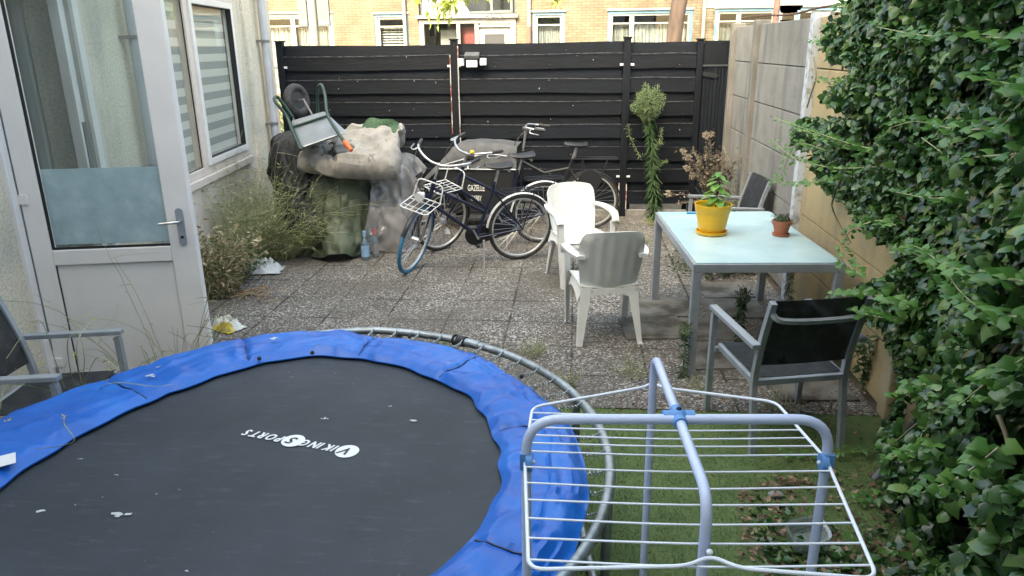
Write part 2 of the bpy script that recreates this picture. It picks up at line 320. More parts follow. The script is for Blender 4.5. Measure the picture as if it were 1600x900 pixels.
# ------------------------------------------------------------ object helpers
def finish(o, label=None, cat=None, group=None, kind=None):
    if label: o['label'] = label
    if cat: o['category'] = cat
    if group: o['group'] = group
    if kind: o['kind'] = kind
    return o
def thing(name, label, cat, loc=(0, 0, 0), rz=0.0, group=None):
    o = bpy.data.objects.new(name, None); COL.objects.link(o); o.empty_display_size = .1
    o.location = loc; o.rotation_euler = (0, 0, rz)
    return finish(o, label, cat, group)
class MB:
    def __init__(s): s.v = []; s.f = []; s.mi = []
    def add(s, V, F, m=0):
        b = len(s.v); s.v += [tuple(p) for p in V]; s.f += [tuple(i+b for i in f) for f in F]; s.mi += [m]*len(F); return s
    def box(s, c, d, rot=None, m=0):
        V = [Vector((x*d[0]/2, y*d[1]/2, z*d[2]/2)) for x in (-1, 1) for y in (-1, 1) for z in (-1, 1)]
        if rot is not None: V = [rot @ p for p in V]
        V = [p+Vector(c) for p in V]
        return s.add(V, [(0, 1, 3, 2), (4, 6, 7, 5), (0, 4, 5, 1), (2, 3, 7, 6), (0, 2, 6, 4), (1, 5, 7, 3)], m)
    def bbox(s, a, b, m=0):
        return s.box([(a[i]+b[i])/2 for i in range(3)], [abs(b[i]-a[i]) for i in range(3)], None, m)
    def tube(s, pts, r, n=8, closed=False, m=0, cap=True, sx=1.0):
        pts = [Vector(p) for p in pts]; k = len(pts); V = []; F = []
        rr = r if isinstance(r, (list, tuple)) else [r]*k
        prev = None
        for i, p in enumerate(pts):
            if closed: d = pts[(i+1) % k]-pts[i-1]
            else: d = pts[min(i+1, k-1)]-pts[max(i-1, 0)]
            d.normalize() if d.length > 0 else None
            if prev is None:
                u = d.cross(Vector((0, 0, 1)))
                if u.length < .05: u = d.cross(Vector((1, 0, 0)))
            else:
                u = prev - d*prev.dot(d)
            u.normalize(); prev = u; w_ = d.cross(u)
            for j in range(n):
                a = 2*PI*(j+.5)/n; V.append(p+u*math.cos(a)*rr[i]*sx+w_*math.sin(a)*rr[i])
        L = k if closed else k-1
        for i in range(L):
            for j in range(n):
                a = i*n+j; b = i*n+(j+1) % n; c = ((i+1) % k)*n+(j+1) % n; d_ = ((i+1) % k)*n+j
                F.append((a, b, c, d_))
        if cap and not closed: F += [tuple(range(n))[::-1], tuple(range((k-1)*n, k*n))]
        return s.add(V, F, m)
    def lathe(s, prof, c=(0, 0, 0), n=24, m=0, rot=None):
        V = []; F = []
        for r, z in prof:
            for j in range(n):
                p = Vector((r*math.cos(2*PI*j/n), r*math.sin(2*PI*j/n), z))
                if rot is not None: p = rot @ p
                V.append(p+Vector(c))
        for i in range(len(prof)-1):
            for j in range(n):
                F.append((i*n+j, i*n+(j+1) % n, (i+1)*n+(j+1) % n, (i+1)*n+j))
        F += [tuple(range(n))[::-1], tuple(range((len(prof)-1)*n, len(prof)*n))]
        return s.add(V, F, m)
    def ball(s, c, r, n=8, m=0, sc=(1, 1, 1)):
        prof = [(max(.001, math.sin(PI*i/n)), -math.cos(PI*i/n)) for i in range(n+1)]
        V = []; F = []; q = n*2
        for a, z in prof:
            for j in range(q): V.append((c[0]+r*sc[0]*a*math.cos(2*PI*j/q), c[1]+r*sc[1]*a*math.sin(2*PI*j/q), c[2]+r*sc[2]*z))
        for i in range(n):
            for j in range(q): F.append((i*q+j, i*q+(j+1) % q, (i+1)*q+(j+1) % q, (i+1)*q+j))
        return s.add(V, F, m)
    def sheet(s, grid, th=0.0, m=0):   # grid: rows of points; th thickness along local normal
        R = len(grid); C = len(grid[0]); P = [[Vector(p) for p in row] for row in grid]
        def nrm(i, j):
            a = P[min(i+1, R-1)][j]-P[max(i-1, 0)][j]; b = P[i][min(j+1, C-1)]-P[i][max(j-1, 0)]
            n = a.cross(b); n.normalize() if n.length > 0 else None; return n
        V = [P[i][j] for i in range(R) for j in range(C)]; F = []
        idx = lambda i, j: i*C+j
        for i in range(R-1):
            for j in range(C-1): F.append((idx(i, j), idx(i+1, j), idx(i+1, j+1), idx(i, j+1)))
        if th:
            N = R*C; V += [P[i][j]+nrm(i, j)*th for i in range(R) for j in range(C)]
            for i in range(R-1):
                for j in range(C-1): F.append((N+idx(i, j), N+idx(i, j+1), N+idx(i+1, j+1), N+idx(i+1, j)))
            per = [idx(0, j) for j in range(C)]+[idx(i, C-1) for i in range(1, R)]+[idx(R-1, j) for j in range(C-2, -1, -1)]+[idx(i, 0) for i in range(R-2, 0, -1)]
            for a, b in zip(per, per[1:]+per[:1]): F.append((a, b, N+b, N+a))
        return s.add(V, F, m)
    def xf(s, mtx): s.v = [tuple(mtx @ Vector(p)) for p in s.v]; return s
    def build(s, name, material, parent=None, smooth=False, bevel=0.0, extra=()):
        me = bpy.data.meshes.new(name); me.from_pydata(s.v, [], s.f); me.update()
        o = bpy.data.objects.new(name, me); COL.objects.link(o)
        me.materials.append(M[material] if isinstance(material, str) else material)
        for e in extra: me.materials.append(M[e])
        if extra: me.polygons.foreach_set('material_index', s.mi)
        bm = bmesh.new(); bm.from_mesh(me); bmesh.ops.recalc_face_normals(bm, faces=bm.faces); bm.to_mesh(me); bm.free()
        if smooth:
            me.polygons.foreach_set('use_smooth', [True]*len(me.polygons))
            try: me.set_sharp_from_angle(angle=R_(38))
            except Exception: pass
        if parent is not None: o.parent = parent
        if bevel:
            b = o.modifiers.new('bevel', 'BEVEL'); b.width = bevel; b.segments = 2; b.limit_method = 'ANGLE'; b.angle_limit = R_(40)
        return o
def mesh_np(name, V, F, material, parent=None, smooth=False, mis=None, extra=()):
    V = np.asarray(V, np.float32); F = np.asarray(F, np.int32); k = F.shape[1]
    me = bpy.data.meshes.new(name); me.vertices.add(len(V)); me.vertices.foreach_set('co', V.ravel())
    me.loops.add(F.size); me.loops.foreach_set('vertex_index', F.ravel())
    me.polygons.add(len(F)); me.polygons.foreach_set('loop_start', np.arange(0, F.size, k, dtype=np.int32))
    try: me.polygons.foreach_set('loop_total', np.full(len(F), k, np.int32))
    except Exception: pass
    me.materials.append(M[material])
    for e in extra: me.materials.append(M[e])
    if mis is not None: me.polygons.foreach_set('material_index', np.asarray(mis, np.int32))
    me.update(calc_edges=True); me.validate()
    if smooth: me.polygons.foreach_set('use_smooth', [True]*len(me.polygons))
    o = bpy.data.objects.new(name, me); COL.objects.link(o)
    if parent is not None: o.parent = parent
    return o
def norm(a): return a/np.maximum(np.linalg.norm(a, axis=-1, keepdims=True), 1e-9)
def leaf_geo(pos, nrm, tip, size, shape, faces):
    """instances of a small leaf mesh: shape (k,3) in (side, tip, normal) axes"""
    pos = np.asarray(pos, float); nrm = norm(np.asarray(nrm, float)); tip = np.asarray(tip, float)
    tip = norm(tip - nrm*np.sum(tip*nrm, -1, keepdims=True)); side = np.cross(tip, nrm)
    size = np.broadcast_to(np.asarray(size, float), (len(pos),))
    sh = np.asarray(shape, float)
    V = pos[:, None, :]+size[:, None, None]*(sh[None, :, 0:1]*side[:, None, :]+sh[None, :, 1:2]*tip[:, None, :]+sh[None, :, 2:3]*nrm[:, None, :])
    F = np.asarray(faces)[None]+(np.arange(len(pos))*len(sh))[:, None, None]
    return V.reshape(-1, 3), F.reshape(-1, len(faces[0]))
IVY_S = [(0, 0, 0), (-.3, -.12, -.04), (-.5, .22, -.1), (-.27, .5, -.03), (0, .95, -.12), (.27, .5, -.03), (.5, .22, -.1), (.3, -.12, -.04), (0, .42, .06)]
IVY_F = [(8, 0, 1), (8, 1, 2), (8, 2, 3), (8, 3, 4), (8, 4, 5), (8, 5, 6), (8, 6, 7), (8, 7, 0)]
RND_S = [(0, 0, 0), (-.34, .1, -.05), (-.44, .38, -.1), (-.3, .72, -.08), (0, .98, -.14), (.3, .72, -.08), (.44, .38, -.1), (.34, .1, -.05), (0, .45, .05)]
OV_S = [(0, 0, 0), (-.22, .35, .05), (0, 1, -.12), (.22, .35, .05)]
OV_F = [(0, 1, 2), (0, 2, 3)]
NAR_S = [(0, 0, 0), (-.07, .4, .04), (0, 1, -.18), (.07, .4, .04)]
BLOB_S = [(-.5, 0, -.3), (.5, 0, -.3), (0, .5, .1), (0, -.4, .3)]
BLOB_F = [(0, 1, 2), (0, 2, 3), (1, 3, 2), (0, 3, 1)]
def cat_geo(parts):
    Vs = []; Fs = []; b = 0
    for V, F in parts: Vs.append(V); Fs.append(F+b); b += len(V)
    return np.concatenate(Vs), np.concatenate(Fs)
def rnd(n, lo=0., hi=1.): return RNG.uniform(lo, hi, n)
def rdir(n):
    v = RNG.normal(size=(n, 3)); return norm(v)
def ribbon_tubes(curves, r, name, material, parent=None):
    """thin 3-sided stems; curves: list of (k,3) arrays; each stem is an island"""
    Vs = []; Fs = []; b = 0
    for ci, c in enumerate(curves):
        c = np.asarray(c, float); k = len(c)
        d = np.gradient(c, axis=0); d = norm(d)
        u = np.cross(d, [0.3, .2, 1.0]); u = norm(u); w_ = np.cross(d, u)
        rr = (r[ci] if hasattr(r, '__len__') else r)*np.linspace(1, .45, k)[:, None]
        ring = np.stack([c+rr*(u*math.cos(a)+w_*math.sin(a)) for a in (0, 2.094, 4.189)], 1).reshape(-1, 3)
        Vs.append(ring)
        i = np.arange(k-1)[:, None]*3
        for j in range(3):
            Fs.append(np.concatenate([i+j, i+(j+1) % 3, i+3+(j+1) % 3, i+3+j], 1)+b)
        b += len(ring)
    return mesh_np(name, np.concatenate(Vs), np.concatenate(Fs), material, parent)
def text_geo(s, size=1.0, shear=0.0, ext=0.0, bold=0.0):
    cu = bpy.data.curves.new('t', 'FONT'); cu.body = s; cu.size = size; cu.shear = shear; cu.extrude = ext; cu.resolution_u = 3; cu.offset = bold
    cu.align_x = 'CENTER'; cu.align_y = 'CENTER'
    o = bpy.data.objects.new('t', cu); COL.objects.link(o)
    dg = bpy.context.evaluated_depsgraph_get(); me = bpy.data.meshes.new_from_object(o.evaluated_get(dg))
    V = [tuple(v.co) for v in me.vertices]; F = [tuple(p.vertices) for p in me.polygons]
    bpy.data.objects.remove(o); bpy.data.curves.remove(cu); bpy.data.meshes.remove(me)
    return V, F
def arc_pts(c, r, a0, a1, n, ax=(1, 0, 0), ay=(0, 0, 1)):
    ax = Vector(ax); ay = Vector(ay); c = Vector(c)
    return [c+ax*(r*math.cos(a0+(a1-a0)*i/n))+ay*(r*math.sin(a0+(a1-a0)*i/n)) for i in range(n+1)]
def smooth_pts(P, n=6):
    P = [Vector(p) for p in P]; out = []
    for i in range(len(P)-1):
        p0 = P[max(i-1, 0)]; p1 = P[i]; p2 = P[i+1]; p3 = P[min(i+2, len(P)-1)]
        for k in range(n):
            t = k/n; out.append(.5*((2*p1)+(p2-p0)*t+(2*p0-5*p1+4*p2-p3)*t*t+(3*p1-p0-3*p2+p3)*t**3))
    out.append(P[-1]); return out
def rounded(P, r=.05, n=5):
    """polyline with rounded corners"""
    P = [Vector(p) for p in P]; out = [P[0]]
    for i in range(1, len(P)-1):
        a = (P[i-1]-P[i]); b = (P[i+1]-P[i]); q = min(r, a.length*.45, b.length*.45); a.normalize(); b.normalize()
        s0 = P[i]+a*q; s1 = P[i]+b*q
        for k in range(n+1):
            t = k/n; out.append(s0*(1-t)**2+P[i]*2*t*(1-t)+s1*t*t)
    out.append(P[-1]); return out

# ------------------------------------------------------------ draped cloth, solved once
def run_cloth():
    """drape four pieces of cloth over the boxes hidden in the heap with Blender's own cloth solver; returns points and faces"""
    sc = bpy.context.scene; made = []; OUT = {}
    def tmp(V, F):
        me = bpy.data.meshes.new('tmp'); me.from_pydata([tuple(v) for v in V], [], F); me.update(); o = bpy.data.objects.new('tmp', me); sc.collection.objects.link(o); made.append(o); return o
    def coll(o, th=.012, fr=60):
        o.modifiers.new('c', 'COLLISION'); o.collision.thickness_outer = th; o.collision.cloth_friction = fr; return o
    def lump(c, r, p=4.0, n=14, lean=(0, 0)):
        V = []; F = []; f = lambda q: math.copysign(abs(q)**(2/p), q)
        for i in range(n+1):
            t = PI*i/n-PI/2
            for j in range(2*n):
                a = PI*j/n; z = f(math.sin(t)); V.append((c[0]+r[0]*f(math.cos(t))*f(math.cos(a))+lean[0]*z, c[1]+r[1]*f(math.cos(t))*f(math.sin(a))+lean[1]*z, c[2]+r[2]*z))
        for i in range(n):
            for j in range(2*n): F.append((i*2*n+j, i*2*n+(j+1) % (2*n), (i+1)*2*n+(j+1) % (2*n), (i+1)*2*n+j))
        return coll(tmp(V, F))
    coll(tmp([(-6, 4, 0), (0, 4, 0), (0, 10, 0), (-6, 10, 0)], [(0, 1, 2, 3)]))
    def sheet(key, c, w, l, z, rot, n, m, sq, seed, bend, frames, dip=0.0):
        V = []; F = [(i*(m+1)+j, (i+1)*(m+1)+j, (i+1)*(m+1)+j+1, i*(m+1)+j+1) for i in range(n) for j in range(m)]
        for i in range(n+1):
            for j in range(m+1):
                x = -w/2+w*i/n; y = -l/2+l*j/m
                V.append((c[0]+x*math.cos(rot)-y*math.sin(rot), c[1]+x*math.sin(rot)+y*math.cos(rot), z+.05*mnoise.noise((x*4+seed, y*4, 1))+.03*mnoise.noise((x*11, y*9+seed, 4))))
        o = tmp(V, F); solve(key, o, F, frames, bend, 0, sq)
    def solve(key, o, F, frames, bend, press, sq, mass=.06):
        m = o.modifiers.new('cl', 'CLOTH'); s = m.settings; s.quality = 6; s.mass = mass; s.tension_stiffness = 18; s.compression_stiffness = 18; s.shear_stiffness = 4; s.bending_stiffness = bend
        s.air_damping = 1; s.tension_damping = 6; s.compression_damping = 6; s.shrink_min = sq
        if press: s.use_pressure = True; s.uniform_pressure_force = press
        cs = m.collision_settings; cs.use_self_collision = False; cs.distance_min = .012; cs.collision_quality = 2
        m.point_cache.frame_start = 1; m.point_cache.frame_end = frames+2
        for f in range(1, frames+1): sc.frame_set(f)
        dg = bpy.context.evaluated_depsgraph_get(); e = o.evaluated_get(dg); me = e.to_mesh(); P = np.array([v.co[:] for v in me.vertices]); e.to_mesh_clear()
        o.modifiers.remove(m); o.data.vertices.foreach_set('co', P.ravel()); o.data.update(); coll(o, .01); sc.frame_set(1); OUT[key] = (P, F); print(key, P.min(0).round(2), P.max(0).round(2), flush=True)
    lump((-2.46, 7.76, .40), (.27, .38, .45), 5); lump((-2.42, 7.3, .1), (.12, .2, .2), 3)
    sheet('green', (-2.5, 7.56), .84, 1.84, .93, .1, 44, 68, -.05, 3, .1, 45)
    lump((-3.03, 8.0, .6), (.17, .42, .62), 5); lump((-2.84, 7.5, .26), (.13, .24, .34), 3)
    sheet('black', (-3.0, 7.7), .9, 2.2, 1.3, -.2, 38, 76, -.05, 8, .1, 45)
    lump((-1.93, 7.98, .46), (.15, .32, .5), 5); lump((-1.9, 7.7, .2), (.12, .2, .28), 3)
    sheet('clear', (-1.92, 7.75), .75, 1.9, 1.05, .12, 30, 66, -.05, 5, .6, 40)
    # cushion bag
    lump((-2.42, 7.72, .66), (.56, .4, .2), 6); lump((-2.44, 7.78, .97), (.36, .2, .1), 4)
    nx, ny, w, l, h = 50, 40, 1.28, 1.02, .5; ids = {}; V = []; F = []
    edge = lambda i, j: i in (0, nx) or j in (0, ny)
    for s_ in (0, 1):
        for i in range(nx+1):
            for j in range(ny+1):
                if s_ and edge(i, j): continue
                ids[(s_, i, j)] = len(V); e = min(1, 7*min(i/nx, 1-i/nx, j/ny, 1-j/ny))**.5
                V.append((-2.42+(-w/2+w*i/nx)*.93, 7.68+(-l/2+l*j/ny)*.93, 1.1+h*(s_-.5)*e+.02*mnoise.noise((i*.25, j*.25, s_*5.0))))
    for s_ in (0, 1):
        for i in range(nx):
            for j in range(ny):
                q = [ids[(0 if edge(a_, b_) else s_, a_, b_)] for a_, b_ in ((i, j), (i+1, j), (i+1, j+1), (i, j+1))]; F.append(tuple(q if s_ else q[::-1]))
    # the inner lump sits inside the bag
    o = tmp(V, F); solve('bag', o, F, 40, .04, .12, -.2, .05)
    for o in made: bpy.data.objects.remove(o, do_unlink=True)
    return OUT
CLOTH = run_cloth()

# ------------------------------------------------------------ ground
g = MB(); g.add([(-60, -20, -.012), (60, -20, -.012), (60, 90, -.012), (-60, 90, -.012)], [(0, 1, 2, 3)])
finish(g.build('ground', 'soil'), kind='structure')
g = MB(); n1, n2 = 90, 70; V = []; F = []
x0, x1, y0, y1 = -4.3, 1.8, 4.05, 9.5
for i in range(n1+1):
    for j in range(n2+1):
        x = x0+(x1-x0)*i/n1; y = y0+(y1-y0)*j/n2
        V.append((x, y, .004+.008*mnoise.noise(Vector((x*1.2, y*1.2, 0)))-.0))
for i in range(n1):
    for j in range(n2): F.append((i*(n2+1)+j, (i+1)*(n2+1)+j, (i+1)*(n2+1)+j+1, i*(n2+1)+j+1))
g.add(V, F); finish(g.build('patio', 'patio', smooth=True), kind='structure')
g = MB(); g.add([(-.9, .6, .0), (1.86, .6, .0), (1.86, 4.12, .0), (-.9, 4.05, .0)], [(0, 1, 2, 3)]); finish(g.build('turf', 'turf'), kind='structure')
# street beyond the fence
g = MB(); g.add([(-60, 11.5, .0), (60, 11.5, .0), (60, 20.9, .0), (-60, 20.9, .0)], [(0, 1, 2, 3)]); finish(g.build('street', 'slab'), kind='structure')
# slabs by the table
g = MB()
for i, (cx, cy) in enumerate([(.75, 5.9), (1.05, 5.4), (1.04, 4.9), (1.33, 5.9), (1.5, 4.85), (1.5, 4.45), (.62, 5.42), (1.35, 6.4)]):
    g.box((cx, cy, .004+.002*(i % 3)), (.48, .48, .02), Matrix.Rotation(R_(4+2*i % 5), 3, 'Z'))
finish(g.build('paving_slabs', 'slab', bevel=.004), kind='structure')
# dirt strip where the patio meets the turf
N = 90000
P = np.stack([rnd(N, -.85, 1.84), rnd(N, .65, 4.1), np.zeros(N)], 1)
keep = np.array([mnoise.noise(Vector((p[0]*1.5, p[1]*1.5, 3))) > -.32 - .3*(p[0] < 1.2) for p in P]); P = P[keep]; N = len(P)
P[:, 2] = .0
tip = np.stack([RNG.normal(0, .8, N), RNG.normal(0, .8, N), np.ones(N)], 1)
V, F = leaf_geo(P, rdir(N)*[1, 1, .3], tip, rnd(N, .01, .02), [(-.09, 0, 0), (.09, 0, 0), (0, 1, 0)], [(0, 1, 2)])
finish(mesh_np('turf_grass', V, F, 'blade'), 'short green artificial grass under and beside the drying rack', 'grass', kind='stuff')

# ------------------------------------------------------------ facade builder (front faces local -Y)
def wall_with_holes(x0, x1, z0, z1, holes, depth):
    xs = sorted(set([x0, x1]+[h[0] for h in holes]+[h[1] for h in holes])); zs = sorted(set([z0, z1]+[h[2] for h in holes]+[h[3] for h in holes]))
    b = MB()
    for i in range(len(xs)-1):
        for j in range(len(zs)-1):
            cx = (xs[i]+xs[i+1])/2; cz = (zs[j]+zs[j+1])/2
            if any(h[0] < cx < h[1] and h[2] < cz < h[3] for h in holes): continue
            for y in (0, depth): b.add([(xs[i], y, zs[j]), (xs[i+1], y, zs[j]), (xs[i+1], y, zs[j+1]), (xs[i], y, zs[j+1])], [(0, 1, 2, 3)])
    for a, c, d, e in holes+[(x0, x1, z0, z1)]:
        for q in (((a, d), (a, e)), ((c, d), (c, e)), ((a, d), (c, d)), ((a, e), (c, e))):
            (p, r), (s, t) = q
            b.add([(p, 0, r), (s, 0, t), (s, depth, t), (p, depth, r)], [(0, 1, 2, 3)])
    return b
def frame_box(b, x0, x1, z0, z1, w_, y0, y1):
    b.bbox((x0, y0, z0), (x0+w_, y1, z1)); b.bbox((x1-w_, y0, z0), (x1, y1, z1))
    b.bbox((x0+w_, y0, z0), (x1-w_, y1, z0+w_)); b.bbox((x0+w_, y0, z1-w_), (x1-w_, y1, z1)); return b

# ------------------------------------------------------------ the house on the left
HA = R_(97); hroot = thing('plastered_house', 'cream roughcast plastered house with an open white door and a two-pane window', 'house', (-3.25, 4.0, 0), HA)
HT = 3.05
dooro = (.0, 1.0, .1, 2.5); wino = (2.1, 4.42, .92, 2.65)
wall_with_holes(-6.5, 5.95, 0, HT, [dooro, wino], .3).build('wall', 'plaster', hroot)
b = MB(); b.bbox((-6.5, .3, .0), (-6.2, 5.5, HT)); b.bbox((5.65, .3, 0), (5.95, 5.5, HT)); b.bbox((-6.2, 5.2, 0), (5.65, 5.5, HT)); b.build('end_wall', 'plaster', hroot)
b = MB(); b.bbox((-6.6, -.12, HT), (6.05, 5.6, HT+.18)); b.build('roof', 'upvc', hroot)
b = MB(); b.bbox((-.9, .3, .08), (1.9, 3.4, .1)); b.bbox((-.9, 3.4, .1), (1.9, 3.45, HT-.02)); b.bbox((-.95, .32, .1), (-.9, 3.4, HT-.02)); b.bbox((1.9, .32, .1), (1.95, 3.4, HT-.02))
b.bbox((-.9, .32, 2.75), (1.9, 3.4, 2.8)); b.build('hall', 'room_grey', hroot)
b = MB(); b.bbox((.98, .32, .1), (1.06, 2.2, 2.74)); b.build('inner_wall', 'room_light', hroot)
b = MB(); b.bbox((-.7, 2.9, 2.2), (.95, 2.95, 2.74)); b.bbox((-.7, 2.85, 2.08), (.95, 2.95, 2.13)); b.bbox((-.7, 2.85, 2.16), (.95, 2.95, 2.19)); b.build('roller_blind', 'blind', hroot)
# door frame
b = MB(); b.bbox((-.06, -.025, .02), (.0, .12, 2.56)); b.bbox((1.0, -.025, .02), (1.075, .12, 2.56)); b.bbox((0, -.025, 2.5), (1.0, .12, 2.56))
b.bbox((.93, .03, .1), (1.0, .1, 2.5)); b.bbox((-.0, -.03, .02), (1.0, .16, .1)); df = b.build('door_frame', 'upvc', hroot, bevel=.004)
b = MB(); b.bbox((.952, .018, .95), (.985, .03, 1.62)); b.build('lock_plate', 'bracket', df)
b = MB(); b.bbox((1.075, -.012, .02), (1.14, .02, 2.6)); b.build('door_trim', 'upvc_warm', hroot)
# darker plaster pilaster and quoin strips
# open door leaf : own frame, x along the leaf from the hinge
DW, DH = .945, 2.44
leaf = bpy.data.objects.new('door', None); COL.objects.link(leaf); leaf.parent = hroot
dr_world = R_(11.6)
leaf.location = Matrix.Rotation(-HA, 3, 'Z') @ (Vector((-3.225, 4.035, .07))-Vector((-3.25, 4.0, 0))); leaf.rotation_euler = (0, 0, dr_world-HA)
leaf['label'] = 'open white door with a clear upper pane and frosted lower film'
b = MB(); T = .035
b.bbox((0, -T, 0), (.115, T, DH)); b.bbox((DW-.15, -T, 0), (DW, T, DH)); b.bbox((.115, -T, 0), (DW-.15, T, .07)); b.bbox((.115, -T, .79), (DW-.15, T, .885)); b.bbox((.115, -T, DH-.12), (DW-.15, T, DH))
ds = b.build('door_stiles', 'upvc', leaf, bevel=.006)
b = MB(); b.bbox((.12, -.018, .075), (DW-.155, .018, .785)); b.build('door_panel', 'upvc', leaf)
b = MB(); b.bbox((.116, -T+.008, .886), (.13, -T+.02, DH-.121)); b.bbox((.13, -T+.008, .886), (DW-.151, -T+.02, .9)); b.bbox((.116, -T+.008, .071), (.1205, -T+.018, .789)); b.build('gasket', 'gasket', leaf)
b = MB(); b.bbox((.13, -.006, .9), (DW-.152, .006, DH-.122)); b.build('glass_pane', 'dusty_glass', leaf)
b = MB(); b.bbox((.131, -.0095, .913), (DW-.154, -.0065, 1.365)); b.build('frosted_film', 'frosted', leaf)
b = MB(); hx = DW-.07
P = [(hx+.022*math.cos(a), -T-.008, (1.115 if math.sin(a) >= 0 else .93)+.022*math.sin(a)) for a in [2*PI*i/20 for i in range(20)]]
b.add(P+[(p[0], -T, p[2]) for p in P], [tuple(range(20))]+[(i, (i+1) % 20, 20+(i+1) % 20, 20+i) for i in range(20)])
b.v = [(p[0], p[1], p[2]-.02) for p in b.v]; b.build('handle_plate', 'alu', leaf)
b = MB(); b.tube(rounded([(hx, -T, 1.04), (hx, -T-.05, 1.04), (hx-.11, -T-.055, 1.033)], .02), .009, 10); b.build('handle', 'chrome', leaf, True)
b = MB(); b.lathe([(.009, 0), (.009, .004)], (hx, -T-.0085, .94), 12, rot=Matrix.Rotation(PI/2, 3, 'X')); b.build('lock_cylinder', 'gasket', leaf)
for hz in (.14, 1.17, 2.1):
    b = MB(); b.bbox((-.035, -T-.012, hz), (.045, -T, hz+.055)); b.tube([(-.015, -T-.006, hz-.01), (-.015, -T-.006, hz+.075)], .011, 10); b.build('hinge', 'upvc', leaf)
# window
W0, W1, Z0, Z1 = wino
wf = MB(); frame_box(wf, W0, W1, Z0, Z1, .075, -.02, .1)
mx = 3.02; wf.bbox((mx-.05, -.02, Z0+.075), (mx+.05, .1, Z1-.075)); win = wf.build('window', 'upvc_warm', hroot, bevel=.005)
b = MB(); frame_box(b, mx+.055, W1-.08, Z0+.08, Z1-.08, .065, -.04, .06); b.build('sash', 'upvc', win, bevel=.005)
b = MB(); frame_box(b, mx+.12, W1-.145, Z0+.145, Z1-.145, .008, -.035, .02); b.bbox((W0+.075, -.0, Z0+.075), (mx-.05, .01, Z0+.083)); b.bbox((mx-.058, -.0, Z0+.083), (mx-.05, .01, Z1-.075)); b.build('seal', 'gasket', win)
b = MB(); b.bbox((W0+.075, .015, Z0+.075), (mx-.05, .022, Z1-.075)); b.bbox((mx+.12, .015, Z0+.145), (W1-.145, .022, Z1-.145)); b.build('pane', 'glass', win)
b = MB(); b.bbox((W0-.02, -.055, Z0-.075), (W1+.05, .1, Z0-.003)); b.build('sill', 'upvc_warm', win, bevel=.006)
k = 0; z = Z0+.08
bl = MB(); bs_ = MB()
while z < Z1-.1:
    (bl if k % 2 else bs_).bbox((mx-.75, .07, z), (W1-.03, .074, z+.075)); k += 1; z += .075
bl.build('blind', 'blind', win); bs_.build('blind_band', 'blind_grey', win)
b = MB(); b.bbox((W0-.3, .31, .6), (W1+.4, 1.8, .62)); b.bbox((W0-.3, 1.8, .6), (W1+.4, 1.83, HT-.03)); b.bbox((W0-.33, .31, .6), (W0-.3, 1.8, HT-.03)); b.bbox((W1+.4, .31, .6), (W1+.43, 1.8, HT-.03)); b.build('room', 'dark_room', hroot)
b = MB(); b.bbox((W0-.02, -.012, .05), (W1-.15, -.0, Z0-.078)); b.bbox((W1-.135, -.012, .05), (W1+.02, 0, Z0-.078)); b.build('cladding_panel', 'upvc_warm', hroot)
b = MB(); b.bbox((W1+.3, -.03, 0), (W1+.62, 0, HT)); b.build('pilaster', 'plaster', hroot)
for s_, zend in ((1.72, .12), (5.3, .1)):
    b = MB(); b.tube([(s_, -.09, zend), (s_, -.09, 1.24), (s_, -.09, HT)], .048, 20); b.tube([(s_, -.09, 1.22), (s_, -.09, 1.30)], .052, 20)
    dp = b.build('downpipe', 'pipe', hroot, True)
    for bz in (1.18, 2.17, 3.1):
        b = MB(); b.tube([(s_, -.09, bz), (s_, -.09, bz+.03)], .054, 20); b.bbox((s_-.075, -.1, bz+.002), (s_-.045, 0, bz+.028)); b.build('bracket', 'bracket', dp, True)

# ------------------------------------------------------------ the building the photograph was taken from (behind the camera)
br_ = thing('rear_building', 'tall cream plastered building behind the viewer, unseen in the photo, that shades the garden', 'building', (0, -.9, 0))
wall_with_holes(-8, 4.2, 0, 12.4, [(-1, 1, 1.0, 3.2), (2, 3.4, 1.2, 2.6), (-5, -3.4, 4, 5.5), (2, 3.4, 4, 5.5), (-1, .6, 4, 5.5)], -.3).build('wall', 'upvc', br_)
b = MB(); b.bbox((-8, -9, 0), (4.2, -.35, 12.4)); b.build('body', 'dark_room', br_)

# ------------------------------------------------------------ house across the street
FY = 21.0
fr = thing('brick_terrace', 'sunlit yellow brick terrace with blue window frames across the street', 'house', (0, FY, 0))
def fx(px, py): p = PY(px, py, FY); return p.x, p.z
holes = []; wins = []
def addwin(xa, xb, zt, zb, blue=True, split=(), kind='curtain'):
    holes.append((xa, xb, zb, zt)); wins.append((xa, xb, zt, zb, blue, split, kind))
addwin(fx(421, 22)[0]-1.2, fx(519, 22)[0], fx(430, 22)[1], .9, False, (.62,), 'curtain')
addwin(fx(584, 22)[0], fx(637, 22)[0], fx(600, 22)[1], 1.1, True, (), 'blind')
addwin(fx(832, 19)[0], fx(883, 19)[0], fx(850, 19)[1], 1.1, True, (), 'curtain')
addwin(fx(950, 16)[0], fx(1084, 16)[0], fx(1000, 16)[1], 1.0, True, (.27,), 'curtain')
addwin(fx(1118, 12)[0], fx(1252, 12)[0], fx(1200, 12)[1], 1.0, True, (.27, .72), 'curtain')
addwin(5.2, 7.4, fx(1200, 12)[1], 1.0, True, (.5,), 'curtain')
px0, px1 = fx(655, 30)[0], fx(806, 30)[0]
holes.append((px0, px1, .3, 4.4))
wall_with_holes(-24, 24, 0, 11, holes, .25).build('wall', 'brick', fr)
b = MB(); b.bbox((-24, .8, 0), (24, 8, 11)); b.build('dark_rooms', 'dark_room', fr)
